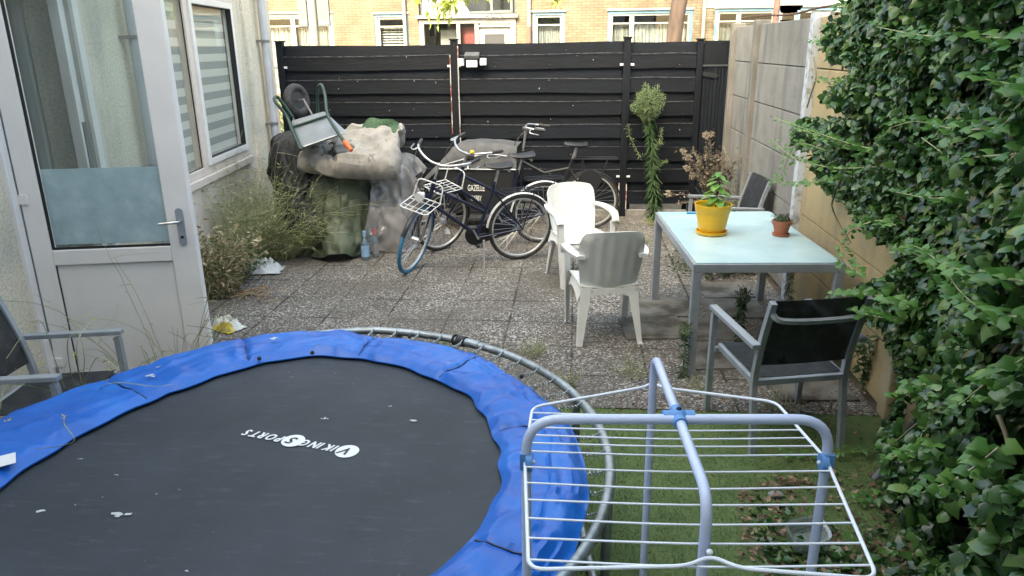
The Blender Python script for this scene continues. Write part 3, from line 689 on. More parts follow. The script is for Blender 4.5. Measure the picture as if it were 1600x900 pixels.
for (xa, xb, zt, zb, blue, split, kind) in wins:
    b = MB(); frame_box(b, xa+.004, xb-.004, zb+.004, zt-.004, .07, .02, .14); w_ = b.build('window', 'blue_frame' if blue else 'cream_frame', fr)
    xs = [xa+.075]+[xa+.075+(xb-xa-.15)*s for s in split]+[xb-.075]
    b = MB(); pn = MB(); tr = MB()
    for i in range(len(xs)-1):
        a, c = xs[i]+.005, xs[i+1]-.005
        frame_box(b, a, c, zb+.075, zt-.075, .055, .05, .13); b.bbox((a+.055, .05, zt-.34), (c-.055, .13, zt-.3)) if kind != 'none' and (c-a) > .5 else None
        pn.bbox((a+.056, .09, zb+.131), (c-.056, .095, zt-.131))
        if kind == 'curtain':
            xx = a+.06; j = 0; gr = []
            cols = 40
            for q in range(cols+1):
                gx = a+.06+(c-a-.12)*q/cols; gr.append((gx, .2+.025*math.sin(q*1.9+i)+.01*math.sin(q*.7)))
            tr.sheet([[(gx, gy, zb+.05) for gx, gy in gr], [(gx, gy, zt-.36) for gx, gy in gr]], .004)
        else:
            z = zb+.1
            while z < zt-.35: tr.box(((a+c)/2, .2, z), (c-a-.12, .05, .008), Matrix.Rotation(R_(50), 3, 'X')); z += .07
    b.build('frame', 'cream_frame', w_); pn.build('pane', 'glass', w_); tr.build('curtain' if kind == 'curtain' else 'blind', 'curtain', w_)
    b = MB(); b.bbox((xa-.03, -.03, zt), (xb+.03, .1, zt+.05)); b.build('lintel', 'cream_frame', w_)
# porch with the door and the numbers
def zz(px, py): return fx(px, py)[1]
zt1 = zz(750, 22); zh = zz(750, 30)
b = MB()
b.bbox((px0, -.04, .3), (px0+.12, .14, zh)); b.bbox((px1-.14, -.04, .3), (px1, .14, zh))
b.bbox((px0+.12, -.04, zh-.1), (px1-.14, .14, zh)); xa = fx(716, 50)[0]; xb = fx(742, 50)[0]
b.bbox((xa-.04, -.02, .3), (xa+.05, .14, zh-.1)); b.bbox((xb-.0, -.02, .3), (xb+.1, .14, zh-.1))
b.bbox((xb+.1, -.02, zz(770, 42)), (px1-.14, .14, zz(770, 39)))
pf = b.build('porch_frame', 'cream_frame', fr)
b = MB(); b.bbox((px0-.06, -.14, zt1-.1), (px1+.06, .12, zt1-.02)); b.build('cornice', 'stucco', pf)
b = MB(); b.bbox((px0+.12, .1, .3), (xa-.04, .11, zh-.1)); b.bbox((xa+.05, .1, .3), (xb, .11, zh-.1)); b.build('pane', 'glass', pf)
b = MB(); b.bbox((xa+.07, .25, .3), (xb-.02, .28, zz(730, 42))); b.build('red_board', 'red_door', pf)
b = MB(); b.bbox((px0+.5, .4, .3), (xa-.06, .42, zh-.25)); 
for i in range(14): b.bbox((px0+.5, .39, .5+i*.16), (xa-.06, .4, .51+i*.16))
b.build('inner_shutter', 'room_grey', pf)
dx0, dx1, dzt = fx(747, 45)[0], fx(798, 45)[0], zz(770, 43)
b = MB(); frame_box(b, dx0, dx1, .3, dzt, .17, .05, .1); b.bbox((dx0+.17, .055, .47), (dx1-.17, .095, 1.3)); fd = b.build('door', 'cream_frame', fr)
b = MB(); b.bbox((dx0+.17, .07, 1.3), (dx1-.17, .075, dzt-.17)); b.build('door_pane', 'box_black', fd)
b = MB(); b.bbox((xb+.14, .0, zz(770, 38)), (px1-.17, .06, zz(770, 32))); b.build('transom', 'upvc_warm', pf)
tv, tf = text_geo('63-75', .2, ext=.004); b = MB(); cz = zz(773, 26); cxn = fx(773, 26)[0]
b.add([(cxn+v[0], -.15-v[2], cz+.0+v[1]) for v in tv], tf); b.build('house_number', 'gasket', pf)
b = MB(); xA, zA = fx(725, -2); xB, zB = fx(735, 20)
b.bbox((px0+.03, -.0, zt1-.02), (px1-.03, .1, zt1+.0)); 
b.add([(px0+.1, -.01, zt1), (fx(735, 20)[0], -.01, zt1), (fx(712, -2)[0], -.01, zt1+.75), (px0+.1, -.01, zt1+1.3), (px0+.1, .08, zt1), (fx(735, 20)[0], .08, zt1), (fx(712, -2)[0], .08, zt1+.75), (px0+.1, .08, zt1+1.3)],
      [(0, 1, 2, 3), (4, 7, 6, 5), (0, 4, 5, 1), (1, 5, 6, 2), (2, 6, 7, 3), (3, 7, 4, 0)]); b.build('stair_soffit', 'stucco', pf)
b = MB(); frame_box(b, fx(766, 10)[0], px1-.08, zt1+.02, 4.38, .07, -.02, .1); frame_box(b, px0, px1, zt1+.02, 4.4, .06, .11, .16); uw = b.build('upper_window', 'signgrey', fr)
b = MB(); b.bbox((px0+.06, .12, zt1+.06), (px1-.06, .13, 4.34)); b.build('pane', 'glass', uw)
for pxx in (827, 1099, 633):
    X = fx(pxx, 30)[0]; b = MB(); b.tube([(X, -.07, .1), (X, -.07, 10.8)], .05, 10); dpp = b.build('downpipe', 'stucco', fr, True)
X = fx(827, 40)[0]; b = MB(); b.tube([(X, -.07, .1), (X, -.07, 2.6)], .058, 10); b.build('pipe_shoe', 'rust', fr, True)
b = MB(); b.bbox((px1+5, -.02, 3.0), (px1+9, .0, 3.35)); b.build('stucco_band', 'stucco', fr)

# grey traffic sign boards seen from behind on a pale pole
sy = 14.5; sg = thing('sign_board', 'grey board with small white plates on a pale pole behind the left fence panel', 'sign', (0, 0, 0))
a = PY(468, 42, sy); c = PY(483, -40, sy); e = PY(517, 42, sy); xl, xr, zb = a.x, e.x, a.z; pm = PY(490, 40, sy).x
sg.location = (pm, sy, 0)
b = MB(); b.bbox((xl-pm, -.03, zb), (PY(483, 40, sy).x-pm-.01, .03, zb+2.0)); b.bbox((PY(497, 40, sy).x-pm+.01, -.03, zb), (xr-pm, .03, zb+2.0)); b.build('board', 'signgrey', sg, bevel=.01)
b = MB(); 
b.bbox((xl-pm+.05, -.04, zb+.05), (xl-pm+.14, -.031, zb+.1)); b.bbox((xr-pm-.18, -.04, zb+.05), (xr-pm-.04, -.031, zb+.1)); b.build('number_plate', 'white_sign', sg)
b = MB(); b.tube([(0, 0, 0), (0, 0, 6)], .085, 16); b.build('pole', 'stucco', sg, True)
# iron pole beyond the concrete wall
p = PY(1213, 20, 12.0); b = MB(); b.tube([(0, 0, 0), (0, 0, 5)], .045, 12); o = b.build('iron_pole', 'rust', None, True); o.location = (p.x, 12, 0)
finish(o, 'brown rusty iron pole rising behind the concrete wall', 'pole')
# street tree
p = PY(1056, 60, 14.0); tx = p.x
tr = thing('street_tree', 'street tree with a brown trunk behind the fence and sunlit drooping yellow-green twigs', 'tree', (tx, 14, 0))
b = MB(); b.tube(smooth_pts([(0, 0, 0), (-.05, 0, 1.5), (0, 0, 2.6), (.12, 0, 3.4), (.1, .1, 4.6), (0, 0, 6)], 5), [.15]*6+[.135]*6+[.12]*6+[.11]*6+[.1]*2, 14); b.build('trunk', 'bark', tr, True)
curves = []; Lp = []; Lt = []
def limb(pts, r): curves.append((np.array([tuple(q) for q in smooth_pts(pts, 6)]), r))
targets = []
for (px, py, Y_) in [(690, 20, 12.5), (672, 30, 12.6), (706, 5, 12.4), (715, -8, 12.3), (728, -2, 12.6), (760, -12, 12.5), (800, -10, 12.4), (868, 12, 12.5), (850, -6, 12.6), (645, -12, 12.4), (700, 22, 12.7), (872, -8, 12.4), (660, -4, 12.5)]:
    q = PY(px, py, Y_); e = Vector((q.x-tx, Y_-14, q.z)); s = Vector((e.x+.5+random.uniform(-.2, .3), e.y+.1, e.z+.75+random.uniform(0, .3)))
    hub = Vector((-1.2, -.6, 5.6)); limb([hub, (hub+s)/2+Vector((0, 0, .35)), s, s*.4+e*.6+Vector((0, 0, .1)), e], .012)
    for i in range(64):
        t = random.random()**.8; pt = s*(1-t)+e*t; Lp.append(pt+Vector([random.gauss(0, .055) for _ in range(3)])); Lt.append((random.gauss(-.3, .5), random.gauss(0, .5), -1))
limb([(0, 0, 4.4), (-.6, -.3, 5.2), (-1.2, -.6, 5.6)], .05)
for i in range(4200):   # crown above the frame
    d = rdir(1)[0]; r = random.uniform(.5, 1)**.5; c = random.choice([(0, 0, 7.4), (-1.6, -.8, 7.0), (1.5, .4, 7.2), (-.3, .8, 8.6)])
    Lp.append(Vector((c[0]+d[0]*r*1.7, c[1]+d[1]*r*1.5, c[2]+d[2]*r*1.1))); Lt.append((d[0], d[1], -.6))
for c in ((0, 0, 7.4), (-1.6, -.8, 7.0), (1.5, .4, 7.2), (-.3, .8, 8.6)): limb([(0, 0, 5.8), (c[0]*.5, c[1]*.5, 6.3), c], .05)
ribbon_tubes([c for c, r in curves], [r for c, r in curves], 'branches', 'bark', tr)
V, F = leaf_geo(np.array(Lp), rdir(len(Lp))+[0, -.3, .6], np.array(Lt), rnd(len(Lp), .1, .17), OV_S, OV_F); mesh_np('foliage', V, F, 'street_leaf', tr)
# bushes and a glimpse of the street between house and fence
q = PY(435, 120, 11.2); N = 1500; d = rdir(N); P = d*[.5, .4, .8]*rnd(N, .5, 1)[:, None]+[0, 0, .85]
sb = thing('shrub', 'small green shrub glimpsed between the downpipe and the fence post', 'shrub', (q.x-.1, 11.2, 0))
V, F = leaf_geo(P, d+[0, 0, .5], rdir(N), rnd(N, .05, .09), OV_S, OV_F); mesh_np('foliage', V, F, 'light_leaf', sb)
b = MB(); b.tube([(0, 0, 0), (0, 0, .8)], .02, 6); b.build('stem', 'bark', sb)

# ------------------------------------------------------------ black fence
fe = thing('board_fence', 'long black stained horizontal board fence closing the far end of the garden', 'fence', (0, 9.42, 0))
posts = [-3.68, -1.49, .61]
gx0 = 1.47
def z_at(x): return 2.13-.01*x*.3
def post(x, wdt=.085, top=2.17, y=0.0):
    b = MB(); b.bbox((x-wdt/2, -.05+y, 0), (x+wdt/2, .04+y, top)); po = b.build('post', 'fence_post', fe, bevel=.004)
    b = MB(); b.bbox((x-wdt/2-.012, -.062+y, top), (x+wdt/2+.012, .052+y, top+.018)); b.build('post_cap', 'fence_post', po, bevel=.004)
    return po
for x in posts:
    po = post(x)
    for zz_ in (1.87, .52):
        for s in (-1, 1):
            b = MB(); b.bbox((x+s*.043, -.055, zz_-.012), (x+s*.085, -.049, zz_+.014)); b.build('bracket', 'lamp_panel', po)
po = post(gx0, .07, 2.14)
b = MB(); 
for s, z0, z1 in ((-1, 1.2, 1.98), (1, 1.0, 2.0), (-1, .6, 1.1), (1, .55, .95)):
    pass
x = posts[1]
for (xx, za, zb_, mm) in ((x-.05, 1.05, 2.0, 0), (x+.047, .8, 2.1, 0)):
    b.bbox((xx-.004, -.056, za), (xx+.004, -.0, zb_))
b.build('worn_edge', 'fence_post2', fe)
b = MB()
x = posts[2]
for (xx, za, zb_) in ((x-.047, .15, .43), (x+.047, .1, .42)): b.bbox((xx-.006, -.056, za), (xx+.006, 0, zb_))
b.build('worn_edge', 'fence_post2', fe)
for (xa, xb, seed) in ((posts[0]+.02, posts[1]-.02, 1), (posts[1]+.02, posts[2]-.02, 2), (posts[2]+.02, gx0-.02, 3)):
    rr = random.Random(seed); b = MB(); top = 2.125; z = top-.165; i = 0
    while z > .05:
        front = i % 2 == 1
        hgt = .172 if front else .165; yb = -.026 if front else .008
        tilt = rr.uniform(-.0009, .0009)
        n = 12; g0 = []; g1 = []
        for k in range(n+1):
            xx = xa+(xb-xa)*k/n; dz = .004*math.sin(k*.5+seed+i)+tilt*k
            g0.append((xx, yb, z+dz)); g1.append((xx, yb-.002, z+hgt+dz))
        b.sheet([g0, g1], .017)
        if front: b.sheet([[(p[0], p[1]-.0185, p[2]-.005) for p in g1], [(p[0], p[1]-.0185, p[2]+.001) for p in g1]], .001, m=1)  # painted highlight strip along the top of each front board
        z -= .137 if not front else .139; i += 1
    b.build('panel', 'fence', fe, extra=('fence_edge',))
    b = MB(); xm = (xa+xb)/2
    for xx in (xm, xa+.05, xb-.05): b.bbox((xx-.03, .03, .08), (xx+.03, .06, 2.1))
    b.build('batten', 'fence_post', fe)
b = MB(); b.bbox((posts[0], -.03, 0), (gx0-.05, .03, .085)); b.build('gravel_board', 'kerbstone', fe)
# small white paint nicks on the boards
b = MB(); rr = random.Random(5)
for i in range(46):
    x = rr.uniform(-3.5, 1.4); z = rr.uniform(.3, 2.05); s = rr.uniform(.003, .008)
    b.box((x, -.0335, z), (s, .002, s*rr.choice([1, 1, 2.5])))
b.build('paint_nick', 'dropping', fe)
# gate
gt = thing('wooden_gate', 'narrow black wooden gate of vertical boards between the fence and the concrete wall', 'gate', (gx0+.045, 9.41, 0), R_(-8))
b = MB()
for i in range(8): b.bbox((.01+i*.041, -.02-.006*(i % 2), .06), (.047+i*.041, .0, 1.86))
b.bbox((-.03, .002, .06), (.36, .012, 2.1)); b.bbox((.0, -.02, 1.865), (.34, .02, 2.13)); b.build('boards', 'fence_post', gt)
b = MB(); b.bbox((0, -.04, 1.84), (.3, -.028, 1.86)); b.build('rail_edge', 'signgrey', gt)
b = MB(); b.add([(0, -.042, 1.78), (.16, -.042, 1.76), (.19, -.042, 1.73), (.16, -.042, 1.7), (0, -.042, 1.73), (0, -.03, 1.78), (.16, -.03, 1.76), (.19, -.03, 1.73), (.16, -.03, 1.7), (0, -.03, 1.73)],
      [(0, 1, 2, 3, 4), (9, 8, 7, 6, 5), (0, 5, 6, 1), (1, 6, 7, 2), (2, 7, 8, 3), (3, 8, 9, 4), (4, 9, 5, 0)]); b.build('strap_hinge', 'black_frame', gt)
b = MB(); b.tube([(.1, -.045, 1.02), (.2, -.045, 1.02), (.2, -.03, .95)], .008, 6); b.build('bolt', 'black_frame', gt)
# solar lamp
sp = PY(738, 92, 9.36)
so_ = thing('solar_lamp', 'three-headed solar security lamp on the fence beside the second post', 'lamp', (sp.x, 9.36, sp.z))
b = MB(); b.box((0, -.03, .04), (.18, .12, .045), Matrix.Rotation(R_(20), 3, 'X')); b.box((0, .01, -.02), (.13, .05, .1)); b.build('body', 'box_grey', so_, bevel=.006)
b = MB(); b.box((0, -.055, -.055), (.135, .03, .085)); b.build('lamp_head', 'lamp_panel', so_, bevel=.008)
for s in (-1, 1):
    b = MB(); b.box((s*.135, -.035, -.035), (.085, .03, .085), Matrix.Rotation(s*R_(35), 3, 'Z')); b.build('lamp_head', 'lamp_panel', so_, bevel=.008)

# ------------------------------------------------------------ concrete garden wall on the right
cw = thing('concrete_wall', 'tall panelled concrete garden wall, grey at the far end and peeling yellow nearer', 'wall', (1.85, 0, 0))
ys = [9.3, 8.15, 6.2, 4.05, 2.0, -.3]
for i, y in enumerate(ys):
    yel = i >= 3
    b = MB()
    b.bbox((-.05, y-.06, 0), (.1, y+.06, 2.32)); b.build('post', 'yellow_post' if yel else ('concrete_post'), cw, bevel=.012)
    if i == 2: b = MB(); b.bbox((-.054, y-.063, 0.), (.06, y+.035, 2.31)); b.build('whitewashed_face', 'whitewash', cw)
for i in range(len(ys)-1):
    ya, yb = ys[i+1]+.06, ys[i]-.06; H = 2.28; n = 6
    for k in range(n):
        z0 = k*H/n+.004; z1 = (k+1)*H/n-.004
        b = MB(); b.bbox((.0+.002*(k % 2), ya+.002, z0), (.045, yb-.002, z1)); b.build('panel', 'concrete' if i < 2 else 'yellow_concrete', cw, bevel=.006)
b = MB(); b.bbox((.03, 2, .0), (.06, 9.2, 2.2)); b.build('joint_mortar', 'concrete_post', cw)
q0 = PX(1140, 22, 1.88); q1 = PX(1285, 29, 1.88)
b = MB(); b.tube(smooth_pts([(1.9, 9.3, 2.37), (1.86, 8.2, 2.36), (1.9, 7.2, 2.33), (1.86, 6.2, 2.345), (1.9, 5.0, 2.34)], 6), .009, 8); o = b.build('rusty_pipe', 'rust', None, True)
finish(o, 'thin rusty pipe lying along the top of the concrete wall', 'pipe')
b = MB(); b.tube(smooth_pts([PX(1272, 90, 1.76), PX(1275, 120, 1.74), PX(1268, 145, 1.74), PX(1261, 168, 1.76)], 5), .006, 6); o = b.build('hanging_cable', 'woody', None, True)
finish(o, 'short brown cable hanging from the top of the whitewashed post', 'cable')

# ------------------------------------------------------------ plastic garden chairs
def plastic_chair(label, x, y, rz):
    t = thing('plastic_chair', label, 'chair', (x, y, 0), rz, 'white plastic garden chairs')
    # seat shell : local facing +Y
    rows = []
    for i in range(11):
        v = i/10; yy = -.2+.44*v; row = []
        for j in range(13):
            u = -1+2*j/12; wd = .215+.02*v
            zz_ = .425-.012*(1-u*u)*2*math.sin(PI*min(1, v*1.1))+.012*abs(u)**3-(.03*(max(0, v-.8)/.2)**2)+.012*v
            row.append((u*wd, yy, zz_))
        rows.append(row)
    b = MB(); b.sheet(rows, -.008); b.build('seat', 'plastic_white', t, True)
    rows = []
    for i in range(15):
        v = i/14; row = []
        for j in range(31):
            u = -1+2*j/30
            wd = .205+.02*math.sin(PI*v*.8)+.012*v
            if v > .85: wd -= .03*((v-.85)/.15)**2
            top = .865-.02*abs(u)**3
            z = .42+(top-.42)*v
            yy = -.2-.13*v+.055*abs(u)**2.2-.0
            rib = .006*(.5+.5*math.cos(u*PI*5.5))*(1 if .12 < v < .9 else 0)*(1 if abs(u) < .8 else 0)
            row.append((u*wd, yy-rib, z))
        rows.append(row)
    b = MB(); b.sheet(rows, .008); b.build('backrest', 'plastic_white', t, True)
    for s in (-1, 1):
        # arm: wide flat strip from the back to the front leg
        path = smooth_pts([(s*.222, -.26, .655), (s*.262, -.12, .66), (s*.275, .05, .655), (s*.268, .175, .635), (s*.262, .215, .58)], 6)
        rows = [[(p.x-.028, p.y, p.z), (p.x, p.y, p.z+.006), (p.x+.028, p.y, p.z)] for p in path]
        b = MB(); b.sheet(rows, -.026)
        b.build('arm', 'plastic_white', t, True)
        def leg(top, bot, w0, w1, name='leg'):
            # L-section leg
            b = MB(); n = 8; r1 = []; r2 = []
            T_ = Vector(top); B_ = Vector(bot)
            for k in range(n+1):
                q = T_.lerp(B_, k/n); ww = w0+(w1-w0)*k/n
                fy = 1 if top[1] > 0 else -1
                r1.append([(q.x, q.y-fy*ww, q.z), (q.x, q.y, q.z), (q.x-s*ww, q.y, q.z)])
            b.sheet(r1, .006); b.box((B_.x-s*.012, B_.y-(.012 if top[1] > 0 else -.012), .006), (.034, .034, .012))
            b.build(name, 'plastic_white', t, True)
        leg((s*.268, .215, .6), (s*.245, .27, 0), .05, .034)
        leg((s*.205, -.2, .43), (s*.24, -.27, 0), .075, .034)
    b = MB()
    b.sheet([[(x_*.2, .235, .41-.0*x_) for x_ in (-1, -.5, 0, .5, 1)], [(x_*.235, .245, .40-.04+.03*(1-x_*x_)-.05*x_*x_) for x_ in (-1, -.5, 0, .5, 1)]], .006)
    b.sheet([[(x_*.2, -.2, .42) for x_ in (-1, -.5, 0, .5, 1)], [(x_*.21, -.205, .385-.06*x_*x_) for x_ in (-1, -.5, 0, .5, 1)]], .006)
    for s in (-1, 1): b.sheet([[(s*.205, y_, .425) for y_ in (-.2, -.1, 0, .1, .2)], [(s*.235, y_, .385-.06*(y_/.2)**2) for y_ in (-.2, -.1, 0, .1, .2)]], .006)
    b.build('apron', 'plastic_white', t, True)
    return t
plastic_chair('white plastic garden chair with its ribbed back to the viewer', .23, 5.31, R_(10))
plastic_chair('white plastic garden chair facing the viewer in front of the bicycles', .05, 6.66, R_(199))

# ------------------------------------------------------------ metal armchairs
def metal_chair(label, x, y, rz, z=0.0):
    t = thing('garden_armchair', label, 'chair', (x, y, z), rz, 'grey framed garden armchairs with black mesh')
    w2 = .275; q = .017
    def bar(pts, name, sx=1.0, r=q, n=4):
        b = MB(); b.tube(pts, r*1.3, n, sx=sx); return b.build(name, 'alu', t, False)
    for s in (-1, 1):
        # back leg bends into back upright
        bar(smooth_pts([(s*w2*.92, -.27, 0), (s*w2*.92, -.235, .25), (s*w2*.92, -.215, .42), (s*w2*.92, -.25, .62), (s*w2*.92, -.33, .88)], 5), 'back_upright')
        bar(rounded([(s*(w2+.015), .26, 0), (s*(w2+.015), .25, .6), (s*(w2+.015), .245, .622)], .02), 'leg')
        b = MB(); b.box((s*(w2+.015), .0, .64), (.045, .56, .026), Matrix.Rotation(R_(2.5), 3, 'X')); b.build('arm', 'alu', t, bevel=.004)
        b = MB(); b.box((s*w2*.9, .01, .41), (.028, .46, .035), Matrix.Rotation(R_(3), 3, 'X')); b.build('seat_rail', 'alu', t, bevel=.003)
    b = MB(); b.box((0, -.215, .4), (.5, .028, .032)); b.build('cross_rail', 'alu', t, bevel=.003); b = MB(); b.box((0, .235, .405), (.56, .028, .03)); b.build('cross_rail', 'alu', t, bevel=.003)
    b = MB(); b.tube(smooth_pts([(-w2*.9, -.322, .82), (-w2*.75, -.352, .79), (0, -.362, .782), (w2*.75, -.352, .79), (w2*.9, -.322, .82)], 5), .016, 4); b.build('back_rail', 'alu', t)
    rows = []
    for i in range(9):
        v = i/8; yy = -.2+.43*v; rows.append([(u*w2*.87, yy, .428-.012*(1-u*u)+.022*v) for u in (-1, -.6, -.2, .2, .6, 1)])
    b = MB(); b.sheet(rows, .003); b.build('seat', 'textilene', t, True)
    rows = []
    for i in range(11):
        v = i/10; zz_ = .5+.39*v; yb = -.222-.115*max(0, (v-.0))**1.25; rows.append([(u*w2*.87, yb-.012*(1-u*u), zz_) for u in (-1, -.6, -.2, .2, .6, 1)])
    b = MB(); b.sheet(rows, .003); b.build('backrest', 'textilene', t, True)
    return t
metal_chair('grey framed black mesh armchair standing on the turf edge in front of the glass table', 1.15, 3.88, R_(13))
metal_chair('grey framed black mesh armchair cut off at the left edge beside the trampoline', -2.66, 3.2, R_(-85))
metal_chair('grey framed black mesh armchair half hidden behind the glass table', 1.44, 7.15, R_(96))

# ------------------------------------------------------------ glass table
tb = thing('garden_table', 'rectangular grey metal table with pale aqua frosted glass top', 'table', (1.19, 5.36, 0), .055)
tw, tl, tz = .475, .78, .765
b = MB(); e = .035
b.bbox((-tw, -tl, tz-.055), (-tw+e, tl, tz)); b.bbox((tw-e, -tl, tz-.055), (tw, tl, tz)); b.bbox((-tw+e, -tl, tz-.055), (tw-e, -tl+e, tz)); b.bbox((-tw+e, tl-e, tz-.055), (tw-e, tl, tz)); b.build('frame', 'alu_table', tb, bevel=.003)
b = MB(); b.bbox((-tw+.018, -tl+.018, tz+.001), (tw-.018, tl-.018, tz+.007)); b.build('glass_top', 'tabletop', tb, bevel=.002)
b = MB(); frame_box(b, 0, 0, 0, 0, 0, 0, 0) if False else None
b.bbox((-tw+.06, -tl+.06, tz-.012), (tw-.06, tl-.06, tz-.004)); b.build('underside', 'alu_table', tb)
for sx in (-1, 1):
    for sy_ in (-1, 1):
        b = MB(); b.bbox((sx*tw, sy_*tl, 0), (sx*(tw-.055), sy_*(tl-.055), tz-.056)); b.build('leg', 'alu_table', tb, bevel=.004)
TZ = tz+.008
def seedling(P0, h, n, parent, mname, size):
    Lp = []; Ln = []; Lt = []
    for k in range(n):
        z = h*(.15+.85*k/n); 
        for a in (k*2.4, k*2.4+PI):
            d = Vector((math.cos(a), math.sin(a), 0)); Lp.append(Vector(P0)+Vector((0, 0, z))+d*.008); Lt.append(d+Vector((0, 0, -.5))); Ln.append(Vector((d.x*.3, d.y*.3, 1)))
    s = np.linspace(size, size*.5, len(Lp))
    V, F = leaf_geo(np.array(Lp), np.array(Ln), np.array(Lt), s, [(0, 0, 0), (-.3, .3, .04), (-.22, .65, 0), (0, 1, -.12), (.22, .65, 0), (.3, .3, .04)], [(0, 1, 2), (0, 2, 3), (0, 3, 4), (0, 4, 5)])
    mesh_np('leaves', V, F, mname, parent)
pp = G(1112, 366, TZ)
pot = thing('potted_plant', 'yellow plastic pot with a leafy green seedling on the glass table', 'potted plant', (pp.x+.0, pp.y+.02, TZ))
b = MB(); b.lathe([(.088, .012), (.095, .03), (.118, .155), (.121, .165), (.124, .168), (.132, .215), (.134, .222), (.126, .222), (.118, .165), (.112, .16), (.1, .12), (.02, .12)], (0, 0, 0), 40); b.build('pot', 'yellow_pot', pot, True)
b = MB(); b.lathe([(.09, 0), (.108, .004), (.114, .026), (.108, .026), (.1, .008), (.02, .008)], (0, 0, 0), 40); b.build('saucer', 'yellow_pot', pot, True)
b = MB(); b.lathe([(.11, .15), (.11, .168), (.001, .17)], (0, 0, 0), 30); b.build('soil', 'soil', pot)
b = MB(); b.tube([(.015, 0, .16), (.02, .01, .26), (.035, 0, .38)], .004, 6); b.build('stem', 'gasket', pot)
seedling((.02, 0, .17), .3, 12, pot, 'light_leaf', .145)
pp = G(1221, 369, TZ)
pot2 = thing('potted_plant', 'small terracotta pot with a low sprawling succulent on the glass table', 'potted plant', (pp.x, pp.y+.02, TZ))
b = MB(); b.lathe([(.04, .008), (.046, .02), (.06, .08), (.066, .081), (.07, .112), (.064, .113), (.06, .08), (.02, .075)], (0, 0, 0), 32); b.build('pot', 'terracotta', pot2, True)
b = MB(); b.lathe([(.045, 0), (.058, .004), (.062, .018), (.056, .018), (.02, .006)], (0, 0, 0), 32); b.build('saucer', 'terracotta', pot2, True)
b = MB(); b.lathe([(.058, .09), (.058, .104), (.001, .107)], (0, 0, 0), 20); b.build('soil', 'soil', pot2)
N = 170; d = rdir(N); P = np.stack([d[:, 0]*.085*rnd(N, .2, 1), d[:, 1]*.075*rnd(N, .2, 1), .108+.05*rnd(N)], 1)
V, F = leaf_geo(P, d+[0, 0, 1.2], d, rnd(N, .018, .034), OV_S, OV_F); mesh_np('leaves', V, F, 'weed_dark', pot2)
pp = G(1080, 334, TZ); b = MB(); b.box((0, 0, .006), (.075, .018, .012), Matrix.Rotation(R_(4), 3, 'Z')); b.box((.042, .0, .006), (.02, .03, .011)); o = b.build('clothes_peg', 'cyanplastic', None, bevel=.003)
o.location = (pp.x, pp.y, TZ); finish(o, 'small blue plastic peg lying on the glass table behind the yellow pot', 'peg')

# ------------------------------------------------------------ trampoline
TH = .57; ts = (CH-TH)/CH; TCx, TCy, TR = -1.64*ts, 3.44*ts, 1.85*ts
tp = thing('trampoline', 'round trampoline with a black jumping mat and a crumpled bright blue edge pad', 'trampoline', (TCx, TCy, 0))
tc = Vector((TCx, TCy, 0))
def polar(pts, z, default):
    A = []
    for p in pts:
        q = G(p[0], p[1], z)-tc; A.append((math.atan2(q.y, q.x), math.hypot(q.x, q.y)))
    A.sort()
    aa = [a for a, r in A]; r_ = [r for a, r in A]
    def f(t):
        t = (t+PI) % (2*PI)-PI
        # closed interpolation
        xs = [aa[-1]-2*PI]+aa+[aa[0]+2*PI]; rs = [r_[-1]]+r_+[r_[0]]
        return float(np.interp(t, xs, rs))
    return f
fin = polar([(0, 752), (60, 715), (130, 672), (200, 637), (300, 598), (400, 565), (490, 551), (560, 556), (620, 566), (680, 590), (722, 606), (760, 655), (780, 710), (779, 760), (745, 820), (715, 860), (680, 897)]+[], TH+.02, 1)
fout = polar([(0, 652), (60, 630), (100, 614), (160, 594), (220, 575), (280, 555), (340, 539), (400, 527), (460, 517), (530, 514), (593, 525), (673, 533), (744, 551), (798, 584), (851, 620), (882, 642), (904, 691), (918, 740), (918, 784), (904, 838), (878, 891)], TH+.02, 1)
def smoothf(f, lo, hi, default, k=3):
    n = 180; a = [f(2*PI*i/n-PI) for i in range(n)]
    for i in range(n):
        t = 2*PI*i/n-PI; deg = math.degrees(t) % 360
        if lo < deg < hi:
            w_ = min(1, (deg-lo)/25, (hi-deg)/25); a[i] = a[i]*(1-w_)+default*w_
    for _ in range(k): a = [(a[i-1]+2*a[i]+a[(i+1) % n])/4 for i in range(n)]
    return lambda t: float(np.interp(((t+PI) % (2*PI))/(2*PI)*n, range(n+1), a+[a[0]]))
fin = smoothf(fin, 200, 325, TR*.72, 2); fout = smoothf(fout, 200, 325, TR*.98, 2)
def rr_(a):
    deg = math.degrees(a) % 360; w_ = max(0, min(1, (deg-88)/22, (235-deg)/25)); return TR*(1-w_)+min(TR, fout(a)-.035)*w_
b = MB(); b.tube([(rr_(2*PI*i/96)*math.cos(2*PI*i/96), rr_(2*PI*i/96)*math.sin(2*PI*i/96), TH-.01) for i in range(96)], .021, 12, closed=True); ring = b.build('frame_ring', 'galv', tp, True)
b = MB()
for k in range(8):
    a = 2*PI*(k+.35)/8; b = MB()
    b.tube([(rr_(a)*math.cos(a+s), rr_(a)*math.sin(a+s), TH-.01) for s in (-.035, 0, .035)], .0245, 12); b.build('ring_joint', 'galv', tp, True)
for k in range(4):
    a = 2*PI*k/4+R_(8); dx = .33
    A = [Vector(((TR)*math.cos(a+s), (TR)*math.sin(a+s), 0)) for s in (-.3, .3)]
    b = MB(); b.tube(rounded([A[0]+Vector((0, 0, TH-.03)), A[0]+Vector((0, 0, .022)), A[1]+Vector((0, 0, .022)), A[1]+Vector((0, 0, TH-.03))], .09, 8), .019, 10); b.build('leg', 'galv', tp, True)
